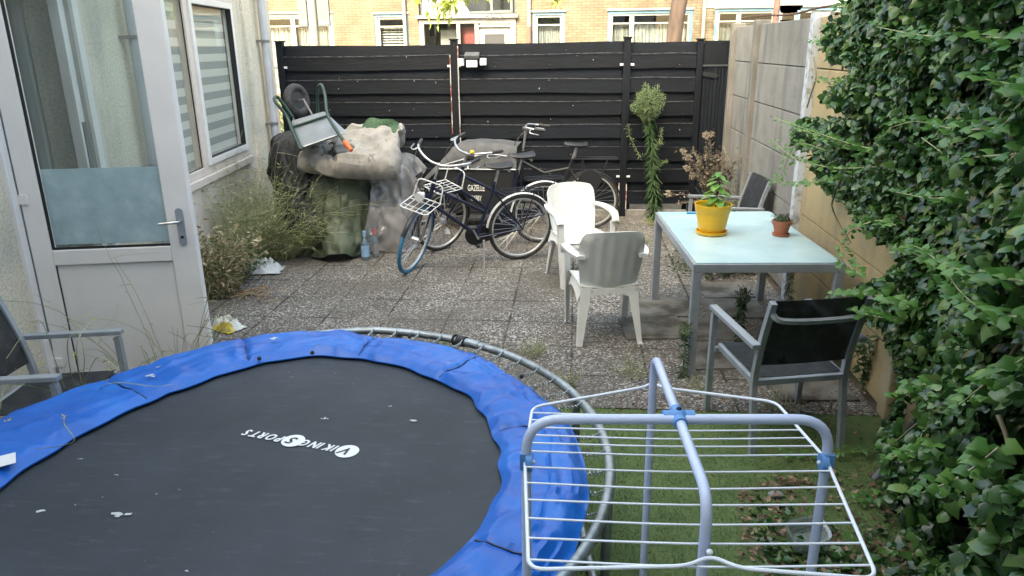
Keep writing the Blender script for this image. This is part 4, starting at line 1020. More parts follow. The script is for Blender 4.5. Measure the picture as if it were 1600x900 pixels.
# springs
NS = 60
mr = TR*.81
for k in range(NS):
    a = 2*PI*(k+.5)/NS; r1 = rr_(a)-.015; r0 = r1-.16
    pts = []
    nn = 56
    for i in range(nn+1):
        t = i/nn; rr = r0+(r1-.02-r0)*t; ph = t*2*PI*9; c_ = .0085*(1 if .05 < t < .95 else .3)
        pts.append((rr*math.cos(a)-c_*math.cos(ph)*math.sin(a), rr*math.sin(a)+c_*math.cos(ph)*math.cos(a), TH-.008+c_*math.sin(ph)))
    b = MB(); b.tube(pts, .0028, 4); b.tube([(r1*math.cos(a), r1*math.sin(a), TH+.012), ((r1-.03)*math.cos(a), (r1-.03)*math.sin(a), TH-.005)], .003, 4)
    b.build('spring', 'galv', tp)
# mat
rows = []
b = MB(); V = [(0, 0, TH-.02)]; F = []; nr, na = 26, 120
for i in range(1, nr+1):
    r = (TR-.175)*i/nr
    for j in range(na):
        a = 2*PI*j/na; x, y = r*math.cos(a), r*math.sin(a)
        V.append((x, y, TH-.02+.014*(i/nr)**2+.003*mnoise.noise(Vector((x*2.2, y*2.2, 5)))))
for j in range(na): F.append((0, 1+j, 1+(j+1) % na))
for i in range(nr-1):
    for j in range(na): F.append((1+i*na+j, 1+(i+1)*na+j, 1+(i+1)*na+(j+1) % na, 1+i*na+(j+1) % na))
b.add(V, F); jm = b.build('jumping_mat', 'mat', tp, True)
# pad
na = 360; prof = 26; V = []; F = []
seams = [R_(s) for s in (12, 51, 84, 118, 152, 200, 245, 290, 330)]
def padz(a, t, rr):
    x, y = rr*math.cos(a), rr*math.sin(a)
    h = .0
    ds = min(abs((a-s+PI) % (2*PI)-PI) for s in seams)*rr
    h += .016*(1-math.exp(-(ds/.013)**2))
    q = mnoise.noise(Vector((a*14, t*1.2, 1.3))); h += .010*q
    q = mnoise.noise(Vector((x*5+t, y*5, 2.1))); h += .010*q
    q = 1-abs(mnoise.noise(Vector((a*5+t*1.5, t*3.2-a*3, 4.7)))); h += .011*(q**6)
    q = 1-abs(mnoise.noise(Vector((x*8, y*8+t, 9.7)))); h += .006*(q**8)
    if -.9 < ((a+PI) % (2*PI)-PI) < .9 and t > .55: # crumpled side by the rack
        q = 1-abs(mnoise.noise(Vector((t*9, a*4, 3)))); h += .016*q**4
    return h
for i in range(na):
    a = 2*PI*i/na-PI; r0 = fin(a); r1 = fout(a)
    r0 += .006*math.sin(a*23)+.008*mnoise.noise(Vector((a*9, 0, 0))); r1 += .007*mnoise.noise(Vector((a*8, 3, 0)))
    over = r1 > rr_(a)+.0
    ring_ = []
    for k in range(prof+1):
        t = k/prof; r = r0+(r1-r0)*t
        z = TH+.006+padz(a, t, r)*min(1, t*8)*min(1, (1-t)*6+.25)+.014*math.sin(PI*min(1, t*1.0))
        if over:
            # pad rests over the ring and turns down
            z += .012*math.exp(-((r-rr_(a))/.05)**2)
            if t > .93: z -= (t-.93)/.07*.045
        else:
            if t > .8: z -= (t-.8)*.08
        if not over: z = max(z, TH+.004)
        ring_.append((r*math.cos(a), r*math.sin(a), z))
    bot = [(p[0], p[1], min(p[2]-.006, 9)) for p in (ring_[-1], ring_[0])]
    V += ring_+bot
m_ = prof+3
for i in range(na):
    for k in range(m_):
        F.append((i*m_+k, ((i+1) % na)*m_+k, ((i+1) % na)*m_+(k+1) % m_, i*m_+(k+1) % m_))
b = MB(); b.add(V, F); pad = b.build('safety_pad', 'padblue', tp, True)
for sm in seams:
    a = sm-PI if False else ((sm+PI) % (2*PI))-PI; r0 = fin(a)+.02; r1 = fout(a)-.02; pts = []
    for k in range(12):
        t = k/11; r = r0+(r1-r0)*t; pts.append((r*math.cos(a), r*math.sin(a), TH+.011+padz(a, t, r)*min(1, t*8)*min(1, (1-t)*6+.25)+.014*math.sin(PI*t)-(max(0, t-.8)*.08)))
    b = MB(); b.tube(pts, .0032, 4); b.build('seam', 'navy', pad)
# print on the mat : "VIKING SPORTS" upside down to the camera
zt_ = TH-.0165
def lp(zx, zy): return G(340+zx/6.154, 640+zy/6.154, zt_)
pV, pS, pE = lp(1245, 402), lp(727, 300), lp(300, 222)
bd = (pE-pV); bd.z = 0; bd.normalize(); up = Vector((-bd.y, bd.x, 0))
if up.y > 0: up = -up
pr = MB(); hl = MB()
letters = [('V', 1245, 402, 1), ('I', 1140, 376, 0), ('K', 1080, 366, 0), ('I', 1006, 350, 0), ('N', 948, 340, 0), ('G', 852, 322, 0), ('S', 727, 300, 1), ('P', 612, 283, 0), ('O', 532, 266, 0), ('R', 448, 250, 0), ('T', 378, 237, 0), ('S', 300, 222, 0)]
for ch, zx, zy, circ in letters:
    c_ = lp(zx, zy); tv, tf = text_geo(ch, .07, .3, bold=.0012)
    sc_ = 1.0
    tgt = MB() if circ else pr
    if circ:
        rr_ = .048; P = [c_+bd*(rr_*1.0*math.cos(2*PI*i/28))+up*(rr_*math.sin(2*PI*i/28)) for i in range(28)]
        pr.add([(p.x-TCx, p.y-TCy, zt_+.001) for p in P], [tuple(range(28))])
    out = []
    for v in tv:
        p = c_+bd*v[0]*(1 if circ else .7)+up*v[1]*(1 if circ else .95); out.append((p.x-TCx, p.y-TCy, zt_+(.003 if circ else .001)))
    tgt.add(out, tf)
    if circ: tgt.build('circle_letter', 'mat', jm)
    if not circ: tgt.add([(p[0]+bd.x*.0025, p[1]+bd.y*.0025, p[2]+.0008) for p in out], tf)
pr.build('lettering', 'ink', jm); 
# bird droppings on mat and pad
rr = random.Random(3)
def splat(px, py, s, z, par):
    c_ = G(px, py, z); b = MB()
    for q in range(rr.randint(3, 6)):
        cx_, cy_ = c_.x-TCx+rr.gauss(0, s*.5), c_.y-TCy+rr.gauss(0, s*.3); n = 9
        P = [(cx_+s*rr.uniform(.2, .55)*math.cos(2*PI*i/n), cy_+s*rr.uniform(.15, .4)*math.sin(2*PI*i/n), z+.0004*q) for i in range(n)]
        b.add(P, [tuple(range(n))])
    b.build('dropping', 'dropping', par)
for px, py, s in ((67, 797, .022), (128, 717, .008), (185, 804, .03), (183, 742, .007), (508, 654, .014), (646, 656, .022), (610, 635, .008), (676, 853, .007), (552, 600, .003), (523, 583, .004), (455, 589, .004), (244, 772, .004), (292, 892, .007), (13, 870, .006), (117, 789, .005), (160, 777, .004), (452, 582, .004), (280, 765, .003)):
    splat(px, py, s, TH-.013, jm)
for px, py, s in ((430, 529, .034), (247, 573, .012), (235, 587, .028), (700, 567, .006)): splat(px, py, s, TH+.05, pad)
c_ = G(8, 722, TH+.05)-tc; b = MB(); b.box((c_.x-.02, c_.y, TH+.052), (.1, .09, .002), Matrix.Rotation(R_(38), 3, 'Z')); b.build('warning_label', 'white_sign', pad)
for px, py in ((405, 560), (488, 551), (545, 532), (640, 526), (815, 588)):
    b = MB(); q = G(px, py, TH+.03)-tc; b.ball((q.x, q.y, TH+.03), .011, 5); b.build('tie_knot', 'gasket', pad)
b = MB(); q = G(708, 533, TH+.02)-tc; aa_ = math.atan2(q.y, q.x)
b.tube([((TR)*math.cos(aa_+s), (TR)*math.sin(aa_+s), TH-.008) for s in (-.02, 0, .02)], .03, 10); b.tube([((TR)*math.cos(aa_+.035+s), (TR)*math.sin(aa_+.035+s), TH-.008) for s in (-.003, .003)], .031, 10); b.build('clamp', 'black_rubber', tp, True)

# ------------------------------------------------------------ drying rack
rk = thing('drying_rack', 'white wire clothes drying rack with crossed tube arches and blue plastic joints', 'drying rack', (.27, 1.65, 0))
ro = Vector((.27, 1.65, 0)); RH = 1.22; GH = 1.105
def L_(p): return (p[0]-ro.x, p[1]-ro.y, p[2])
tL, tR_, tB, tF = G(822, 655, RH), G(1300, 655, RH), G(1023, 553, RH), G(1106, 772, RH)
cR = G(1060, 652, RH)
tF = cR+(cR-tB)*.86; 
def down(p, q=0.0): return Vector((p.x, p.y, q))
b = MB(); b.tube(rounded([L_(down(tL)+Vector((.0, -.0, .0))), L_(tL), L_(tR_), L_(down(tR_))], .09, 8), .0125, 14); b.build('side_arch', 'rack_tube', rk, True)
b = MB(); b.tube(rounded([L_(down(tB)), L_(tB+Vector((0, 0, -.002))), L_(cR+Vector((0, 0, .0))), L_(tF), L_(down(tF))], .07, 8), .0118, 14); b.build('cross_arch', 'rack_tube', rk, True)
d1 = (tR_-tL).normalized(); d2 = (tF-tB).normalized()
b = MB(); cc = Vector(L_(cR)); b.tube([cc-d1*.038, cc+d1*.038], .0175, 14); b.tube([cc-d2*.036, cc+d2*.036], .0172, 14); b.ball(cc, .0235, 8)
b.build('joint', 'rack_blue', rk, True)
b = MB(); b.ball(cc+Vector((0, 0, .022)), .007, 6); b.build('screw_cap', 'navy', rk, True)
# wire grid
gl, gr = G(820, 716, GH), G(1291, 718, GH)
bl_, brr, bm_ = G(832, 636, GH), G(1212, 628, GH), G(1020, 601, GH)
bl2, br2 = G(850, 628, GH), G(1240, 660, GH)
fl_, fr_, fm_ = G(826, 890, GH), G(1372, 905, GH), G(1110, 868, GH)
def wing(pts, r=.0042): 
    b = MB(); b.tube(rounded([L_(p) for p in pts], .035, 6), r, 8); return b
gfx = Vector((0, 0, 0))
bml = bm_+Vector((-.03, -.02, 0)); bmr = bm_+Vector((.03, -.02, 0)); fml = fm_+Vector((-.05, -.035, 0)); fmr = fm_+Vector((.05, -.035, 0))
b = wing([gl, bl_, bml, bm_+Vector((0, .012, 0)), bmr, brr, gr]); 
lines_b = [(664+0, 0), (681, 0), (697, 0)]
def side_pt(a, c, y):  # point on a-c at world y
    t = (y-a.y)/(c.y-a.y); return a+(c-a)*t
ysb = np.linspace(bl_.y-.035, gl.y+.035, 6)
for k, y in enumerate(ysb):
    A = side_pt(gl, bl_, y); B = side_pt(gr, brr, min(y+.03, brr.y-.003)) ; m1 = (A+B)/2+Vector((0, 0, -.006-.002*(k % 2)))
    b.tube(smooth_pts([L_(A), L_(m1), L_(B)], 5), .0026, 6)
b.build('rear_wing', 'rack_wire', rk, True)
b = wing([gl, fl_, fml, fm_, fmr, fr_, gr])
ysf = np.linspace(gl.y-.04, fl_.y+.03, 6)
for k, y in enumerate(ysf):
    A = side_pt(gl, fl_, y); B = side_pt(gr, fr_, y+.03) ; m1 = (A+B)/2+Vector((0, 0, -.008-.003*(k % 2)))
    b.tube(smooth_pts([L_(A), L_(m1), L_(B)], 5), .0026, 6)
b.build('front_wing', 'rack_wire', rk, True)
for p, s in ((gl, 1), (gr, -1)):
    q = Vector(L_(p))+Vector((s*.012, -.016, 0)); b = MB(); b.tube([q+Vector((-.008, 0, 0)), q+Vector((.008, 0, 0))], .024, 16); b.box(q+Vector((-s*.012, 0, .002)), (.022, .016, .045)); cl = b.build('hinge_clip', 'rack_blue', rk, True)
    b = MB(); b.ball(q+Vector((s*.01, 0, .0)), .0055, 5); b.build('rivet', 'rack_wire', cl, True)
b = MB(); q = Vector(L_(bm_)); b.ball(q+Vector((0, .005, -.01)), .009, 6); q2 = Vector(L_(fm_)); b.ball(q2+Vector((0, .01, 0)), .007, 6); b.build('hook', 'rack_wire', rk, True)
for p in (tL, tR_, tB, tF):
    b = MB(); q = L_(down(p)); b.tube([(q[0], q[1], 0.001), (q[0], q[1], .04)], .0155, 12); b.build('foot_cap', 'rack_blue', rk, True)

# ------------------------------------------------------------ bicycles
def wheel(parent, name, c, r, tyre='black_rubber', mtx=None, nsp=28):
    C_ = Vector(c); X = lambda b: b.xf(mtx) if mtx is not None else b
    w_ = bpy.data.objects.new(name, None); COL.objects.link(w_); w_.parent = parent
    b = MB(); b.tube([C_+Vector((math.cos(a)*(r-.018), 0, math.sin(a)*(r-.018))) for a in [2*PI*i/56 for i in range(56)]], .0185, 10, closed=True); X(b).build('tyre', tyre, w_, True)
    b = MB(); b.tube([C_+Vector((math.cos(a)*(r-.043), 0, math.sin(a)*(r-.043))) for a in [2*PI*i/56 for i in range(56)]], .0125, 6, closed=True); X(b).build('rim', 'rim', w_, True)
    b = MB()
    for i in range(nsp):
        a = 2*PI*i/nsp; a2 = a+(.5 if i % 2 else -.5); s = 1 if (i//2) % 2 else -1
        b.tube([C_+Vector((.022*math.cos(a2), s*.028, .022*math.sin(a2))), C_+Vector(((r-.05)*math.cos(a), 0, (r-.05)*math.sin(a)))], .0016, 3)
    X(b).build('spokes', 'chrome', w_)
    b = MB(); b.tube([C_+Vector((0, y, 0)) for y in (-.05, -.035, -.034, .034, .035, .05)], [.012, .012, .03, .03, .012, .012], 12); X(b).build('hub', 'chrome', w_, True)
    return w_
def mudguard(c, r, a0, a1, w_=.045):
    C_ = Vector(c); rows = []
    for i in range(25):
        a = a0+(a1-a0)*i/24; row = []
        for k in range(7):
            u = -1+2*k/6; rr = r-.012*u*u; row.append(C_+Vector((rr*math.cos(a), u*w_/2, rr*math.sin(a))))
        rows.append(row)
    b = MB(); b.sheet(rows, .003); return b
def strutpair(b, A, B, off, r=.006):
    for s in (-1, 1): b.tube([(A[0], s*off[0], A[1]), (B[0], s*off[1], B[1])], r, 8)
def city_bike(label, loc, rz, lean, steer, tyre='black_rubber', guard='white_paint', bell=False, wb=1.12, lamp=False, kick=True):
    t = thing('bicycle', label, 'bicycle', loc, 0, 'city bicycles parked by the fence')
    t.rotation_euler = (lean, 0, rz)  # lean about its own long axis
    r = .345; rc = (0, 0, r); fc = (wb, 0, r)
    bb = Vector((.47, 0, .29)); st = Vector((.30, 0, .74)); sdl = Vector((.235, 0, .98)); ht = Vector((.895, 0, .86)); hb = Vector((.955, 0, .66))
    ax_o = ht; ax = (ht-hb).normalized()
    S = Matrix.Translation(ax_o) @ Matrix.Rotation(steer, 4, ax) @ Matrix.Translation(-ax_o)
    wheel(t, 'rear_wheel', rc, r); wheel(t, 'front_wheel', fc, r, tyre, S)
    b = MB(); b.tube([bb, st, bb.lerp(sdl, .8)], .0165, 12); b.tube([ht-Vector((0, 0, .04)), bb.lerp(st, .55)], .015, 12); b.tube([hb+Vector((-.01, 0, .03)), bb+Vector((0, 0, .02))], .018, 12)
    b.tube([ht+ax*.05, hb-ax*.03], .021, 12)
    strutpair(b, (bb.x, bb.z), (0, r), (.03, .06), .010); strutpair(b, (st.x, st.z+.02), (0, r), (.015, .06), .009)
    b.build('frame', 'navy', t, True)
    b = MB(); crown = hb-ax*.03
    for s in (-1, 1): b.tube(smooth_pts([crown+Vector((0, s*.01, .0)), crown+Vector((.012, s*.05, -.03)), Vector((wb-.055, s*.052, r+.12)), Vector((wb, s*.05, r))], 4), .011, 10)
    b.xf(S).build('fork', 'navy', t, True)
    b = MB(); b.tube([ht+ax*.04, ht+ax*.2], .012, 10); hbz = ht+ax*.21
    b.tube([hbz+Vector((-.0, 0, -.015)), hbz+Vector((.045, 0, .0))], .014, 10)
    hc = hbz+Vector((.045, 0, 0))
    pts = []
    for s, seq in ((-1, 1), (1, 1)): pass
    half = [(0, 0, 0), (0, .07, .005), (-.02, .16, .03), (-.09, .25, .055), (-.17, .285, .06)]
    L = [hc+Vector((p[0], -p[1], p[2])) for p in half[::-1]]+[hc+Vector(p) for p in half[1:]]
    b.tube(smooth_pts(L, 5), .0115, 10); hb_ = b.xf(S).build('handlebar', 'chrome', t, True)
    for s in (-1, 1):
        e0 = hc+Vector((-.14, s*.274, .058)); e1 = hc+Vector((-.265, s*.305, .068))
        b = MB(); b.tube([e0, e0.lerp(e1, .15), e1.lerp(e0, .1), e1], [.015, .0175, .0165, .012], 10); b.xf(S).build('grip', 'black_rubber', hb_, True)
        b = MB(); b.tube(smooth_pts([hc+Vector((-.11, s*.262, .05)), hc+Vector((-.07, s*.285, .03)), hc+Vector((-.1, s*.33, .025)), hc+Vector((-.19, s*.345, .03))], 4), .006, 6); b.xf(S).build('brake_lever', 'chrome', hb_, True)
    b = MB()
    for s in (-1, 1): b.tube(smooth_pts([hc+Vector((-.08, s*.26, .03)), hc+Vector((.08, s*.2, -.08)), hc+Vector((.06, s*.08, -.2)), Vector((hb.x+.05, 0, hb.z-.02))], 5), .0032, 5)
    b.xf(S).build('brake_cable', 'black_frame', hb_, True)
    if bell:
        b = MB(); b.ball(hc+Vector((.0, .13, .045)), .026, 7, sc=(1, 1, .8)); b.xf(S).build('bell', 'bell', hb_, True)
    # front carrier
    b = MB(); cz = .735; x0, x1 = wb-.13, wb+.17
    loop = rounded([(x0, -.14, cz), (x1, -.14, cz), (x1, .14, cz), (x0, .14, cz)], .04, 4); b.tube(loop+[loop[0]], .006, 8)
    for y in (-.085, -.028, .028, .085): b.tube([(x0, y, cz), (x1, y, cz)], .004, 6)
    for x in (x0+.08, x1-.08): b.tube([(x, -.14, cz-.005), (x, .14, cz-.005)], .004, 6)
    hoop = rounded([(x0+.01, -.14, cz), (x0-.03, -.13, cz+.17), (x0-.03, .13, cz+.17), (x0+.01, .14, cz)], .05, 5); b.tube(hoop, .007, 8)
    for s in (-1, 1): b.tube([(x1-.05, s*.14, cz), (wb, s*.055, r)], .005, 6)
    b.xf(S).build('front_carrier', 'white_paint', t, True)
    if lamp:
        b = MB(); b.tube([(wb-.02, 0, cz+.1), (wb+.05, 0, cz+.1), (wb+.08, 0, cz+.1)], [.02, .045, .046], 14); b.xf(S).build('headlamp', 'lamp_panel', t, True)
    b = mudguard(rc, r+.022, R_(5), R_(205)); b.build('mudguard', guard, t, True)
    b = mudguard(fc, r+.02, R_(30), R_(190)); b.xf(S).build('mudguard', guard if False else 'black_frame', t, True)
    # saddle
    rows = []
    for i in range(13):
        v = i/12; x = sdl.x-.12+.27*v; wd = .085*(1-v)**.6+.022; wd = wd if v > .08 else wd*(.75+v*3)
        rows.append([(x, wd*u, sdl.z+.045-.03*abs(u)**2.4-.012*math.sin(PI*v)+.012*(1-v)) for u in (-1, -.85, -.5, 0, .5, .85, 1)])
    b = MB(); b.sheet(rows, -.03); b.build('saddle', 'saddle', t, True)
    b = MB(); b.tube([st, sdl+Vector((0, 0, .01))], .0135, 10); b.tube([sdl+Vector((-.08, .03, 0)), sdl+Vector((.1, .01, .005))], .005, 5); b.tube([sdl+Vector((-.08, -.03, 0)), sdl+Vector((.1, -.01, .005))], .005, 5)
    for s in (-1, 1): b.tube([sdl+Vector((-.085, s*.045, -.04)), sdl+Vector((-.085, s*.045, .02))], .014, 8)
    b.build('seat_post', 'chrome', t, True)
    # chain case, cranks, pedals
    rows = []
    b = MB()
    for s in (-1,):
        P = [Vector((bb.x+.1*math.cos(a), -.035, bb.z+.1*math.sin(a))) for a in [R_(-90)+R_(180)*i/12 for i in range(13)]]+[Vector((.03*math.cos(a), -.035, r+.045*math.sin(a))) for a in [R_(90)+R_(180)*i/8 for i in range(9)]]
        n = len(P); b.add(P+[p+Vector((0, -.03, 0)) for p in P], [tuple(range(n)), tuple(range(n, 2*n))[::-1]]+[(i, (i+1) % n, n+(i+1) % n, n+i) for i in range(n)])
    b.build('chain_case', 'black_frame', t, False)
    for s in (-1, 1):
        ca = R_(62) if s > 0 else R_(242)
        e = bb+Vector((.165*math.cos(ca), s*.085, .165*math.sin(ca)))
        b = MB(); b.tube([bb+Vector((0, s*.03, 0)), bb+Vector((0, s*.075, 0)), e], .0095, 8); cr = b.build('crank', 'chrome', t, True)
        b = MB(); b.box(e+Vector((0, s*.05, 0)), (.075, .085, .022)); b.build('pedal', 'black_rubber', cr, bevel=.005)
    # rear carrier
    b = MB(); z = .74
    loop = rounded([(.2, -.06, z), (-.22, -.07, z), (-.22, .07, z), (.2, .06, z)], .04, 4); b.tube(loop+[loop[0]], .006, 6); b.tube([(.18, 0, z), (-.22, 0, z)], .005, 6)
    for s in (-1, 1): b.tube([(-.12, s*.068, z), (-.0, s*.065, r)], .006, 6)
    b.build('rear_carrier', 'black_frame', t, True)
    if kick:
        b = MB(); k0 = bb+Vector((-.07, .03, -.03)); k1 = Vector((bb.x-.02, .2, .0)); 
        k1.z = -math.tan(lean)*.2*0+.012; b.tube([k0, k0.lerp(k1, .5), k1], [.012, .01, .012], 8); b.build('kickstand', 'bracket', t, True)
    return t
def bike_at(fpx, rpx, **kw):
    A, B = G(*rpx), G(*fpx); d = B-A
    return (A.x, A.y, 0), math.atan2(d.y, d.x)
loc, rz = bike_at((640, 424), (812, 405))
city_bike('navy step-through city bicycle nearest the viewer, with a blue front tyre and white front carrier', loc, rz, R_(-5), R_(52), 'blue_tyre', lamp=True)
loc, rz = bike_at((664, 393), (846, 379))
city_bike('navy city bicycle standing second, behind the one with the blue tyre, with a yellow bell', loc, rz, R_(-5), R_(30), 'black_rubber', bell=True, kick=True)

# cargo bicycle
q0 = G(921, 358); rzc = R_(180)-R_(3)
cb = thing('cargo_bicycle', 'black cargo bicycle with a grey hooded front box standing against the fence', 'cargo bicycle', (q0.x, 8.72, 0), rzc)
r = .34; wheel(cb, 'rear_wheel', (0, 0, r), r)
b = MB(); bb = Vector((.45, 0, .3)); st = Vector((.25, 0, .72)); sdl = Vector((.16, 0, 1.0)); ht = Vector((.82, 0, .8))
b.tube([bb, st, st.lerp(sdl, .4)], .019, 12); b.tube([st, Vector((.55, 0, .66)), ht], .019, 12); b.tube([bb, Vector((.8, 0, .32)), Vector((1.9, 0, .22))], .024, 12); b.tube([Vector((.86, 0, .3)), ht+Vector((-.02, 0, .12))], .022, 12)
strutpair(b, (bb.x, bb.z), (0, r), (.03, .06), .011); strutpair(b, (st.x, st.z), (0, r), (.015, .06), .01)
b.tube([Vector((1.9, 0, .22)), Vector((1.98, 0, .5))], .022, 12); b.build('frame', 'black_frame', cb, True)
wheel(cb, 'front_wheel', (2.08, 0, .25), .25, nsp=20)
b = MB(); strutpair(b, (1.98, .48), (2.08, .25), (.05, .055), .011); b.build('fork', 'black_frame', cb, True)
b = MB(); b.tube([sdl+Vector((.03, 0, -.15)), sdl], .013, 10); b.tube([st.lerp(sdl, .3), sdl], .013, 10); b.build('seat_post', 'chrome', cb, True)
rows = []
for i in range(11):
    v = i/10; x = sdl.x-.12+.27*v; wd = .085*(1-v)**.6+.02
    rows.append([(x, wd*u, sdl.z+.03-.03*abs(u)**2.4-.01*math.sin(PI*v)) for u in (-1, -.6, 0, .6, 1)])
b = MB(); b.sheet(rows, -.025); b.build('saddle', 'saddle', cb, True)
b = MB(); hc = Vector((.76, 0, 1.16)); b.tube([ht, hc], .014, 10)
half = [(0, 0, 0), (.02, .08, .02), (-.0, .17, .05), (-.08, .24, .04), (-.17, .26, .03)]
Lh = [hc+Vector((p[0], -p[1], p[2])) for p in half[::-1]]+[hc+Vector(p) for p in half[1:]]
b.tube(smooth_pts(Lh, 5), .012, 10); hb_ = b.build('handlebar', 'chrome', cb, True)
for s in (-1, 1):
    b = MB(); b.tube([hc+Vector((-.12, s*.255, .035)), hc+Vector((-.25, s*.27, .02))], .018, 10); b.build('grip', 'black_rubber', hb_, True)
    b = MB(); b.tube(smooth_pts([hc+Vector((-.08, s*.25, .03)), hc+Vector((-.08, s*.3, .0)), hc+Vector((-.18, s*.32, -.02))], 4), .006, 6); b.build('brake_lever', 'chrome', hb_, True)
b = MB(); b.tube(smooth_pts([hc+Vector((-.06, .24, .02)), hc+Vector((.1, .2, -.1)), hc+Vector((.12, .1, -.35))], 5), .004, 5); b.tube(smooth_pts([hc+Vector((-.06, -.24, .02)), hc+Vector((.12, -.2, -.12)), hc+Vector((.1, -.1, -.35))], 5), .004, 5); b.build('brake_cable', 'black_frame', hb_)
mudguard((0, 0, r), r+.022, R_(0), R_(200)).build('mudguard', 'black_frame', cb, True)
b = MB(); z = .84
loop = rounded([(.2, -.07, z), (-.3, -.08, z), (-.3, .08, z), (.2, .07, z)], .03, 4); b.tube(loop+[loop[0]], .009, 6)
for s in (-1, 1): b.tube([(-.2, s*.075, z), (0, s*.07, r)], .008, 6); b.tube([(.1, s*.072, z), (0, s*.07, r)], .008, 6)
b.build('rear_carrier', 'black_frame', cb, True)
b = MB(); b.add([(.13, y, zz_) for y in (.075, .085) for zz_ in (.55,)]+[(0, 0, 0)], []) if False else None
rows = [[(.2*math.cos(a)*k-.0, .08, r+.0+.38*math.sin(a)*k) for k in (.25, .6, 1)] for a in [R_(25)+R_(110)*i/10 for i in range(11)]]
b.sheet(rows, .004); b.build('coat_guard', 'black_frame', cb)
b = MB(); b.tube([Vector((.45, .0, .3)), Vector((.5, .12, .02))], .012, 8); b.tube([Vector((.45, 0, .3)), Vector((.5, -.12, .02))], .012, 8); b.build('kickstand', 'black_frame', cb, True)
# box
bw = .29
b = MB(); b.add([(.93, -bw, .22), (.93, bw, .22), (.86, -bw, .74), (.86, bw, .74), (1.62, -bw, .22), (1.62, bw, .22), (1.78, -bw, .74), (1.78, bw, .74)], [(0, 1, 3, 2), (4, 6, 7, 5), (0, 4, 5, 1), (2, 3, 7, 6), (0, 2, 6, 4), (1, 5, 7, 3)])
bx_ = b.build('box', 'box_black', cb, bevel=.012)
b = MB(); rows = []
for i in range(15):
    v = i/14; x = .84+1.16*v
    top = 1.0-.0*v+.035*math.sin(PI*min(1, v*1.3)); 
    if v > .62: top -= (v-.62)/.38*.42
    base = .735 if v < .8 else .735-(v-.8)*1.2
    row = []
    for k in range(13):
        a = PI*k/12; y = bw*1.02*math.cos(a); row.append((x, y*(1 if abs(math.cos(a)) < .9 else 1), base+(top-base)*min(1, math.sin(a)*1.6)**.75+.004*math.sin(i*2+k)))
    rows.append(row)
b.sheet(rows, .005); b.build('rain_hood', 'box_grey', cb, True)
b = MB(); b.tube([(.85, bw*1.05, .745), (1.75, bw*1.05, .745)], .007, 6); b.tube(smooth_pts([(.95, bw*1.05, .9), (1.15, bw*1.03, .92), (1.3, bw*1.04, .9), (1.7, bw*1.05, .79)], 4), .005, 6); b.build('piping', 'lamp_panel', bx_, True)
b = MB(); b.box((1.38, bw*1.04, .885), (.1, .02, .03)); b.build('strap', 'gasket', bx_)
b = MB()
for s, px_, py_, sz, kx in (('GAZELLE', 742, 296, .1, .5), ('CABBY', 742, 312, .085, .5)):
    q = PY(px_, py_, 8.42)-Vector(cb.location); q = Matrix.Rotation(-rzc, 3, 'Z') @ q
    tv, tf = text_geo(s, sz, bold=.001); b = MB(); b.add([(q.x-v[0]*kx, bw+.004, q.z+v[1]) for v in tv], tf); b.build('lettering', 'ink', bx_)

# ------------------------------------------------------------ covered heap
def clothmat(name, stops, spots=None, rough=.75, bump=.7, sc=9):
    m, t, b, o = nodes_of(name); v = coords(t); c = ramp(t, noise_n(t, v, 4, 6, .6).outputs[0], stops)
    if spots: c = mixc(t, ramp(t, noise_n(t, v, 8, 6, .7).outputs[0], [(.58, (0, 0, 0)), (.72, (1, 1, 1))]), c, spots)
    t.links.new(c, b.inputs['Base Color']); b.inputs['Roughness'].default_value = rough
    n = noise_n(t, coords(t, (1, 1, .6)), sc, 5, .5)
    try: n.noise_type = 'RIDGED_MULTIFRACTAL'
    except Exception: pass
    n2 = noise_n(t, v, sc*3.2, 4); ad = t.nodes.new('ShaderNodeMath'); ad.operation = 'MULTIPLY_ADD'; t.links.new(n2.outputs[0], ad.inputs[0]); ad.inputs[1].default_value = .6; t.links.new(n.outputs[0], ad.inputs[2])
    add_bump(t, b, ad.outputs[0], bump, .02); return m
M['grey_tarp'] = clothmat('grey_beige_cover', [(.3, (.17, .158, .14)), (.5, (.26, .245, .22)), (.72, (.33, .315, .285))], (.07, .062, .052), .85, .8, 5)
M['green_tarp'] = clothmat('olive_cover', [(.3, (.055, .068, .04)), (.52, (.095, .115, .07)), (.75, (.15, .17, .115))], None, .6, .8, 6)
M['black_tarp'] = clothmat('black_cover', [(.3, (.01, .01, .012)), (.7, (.032, .032, .035))], (.05, .045, .04), .6, .9, 6)
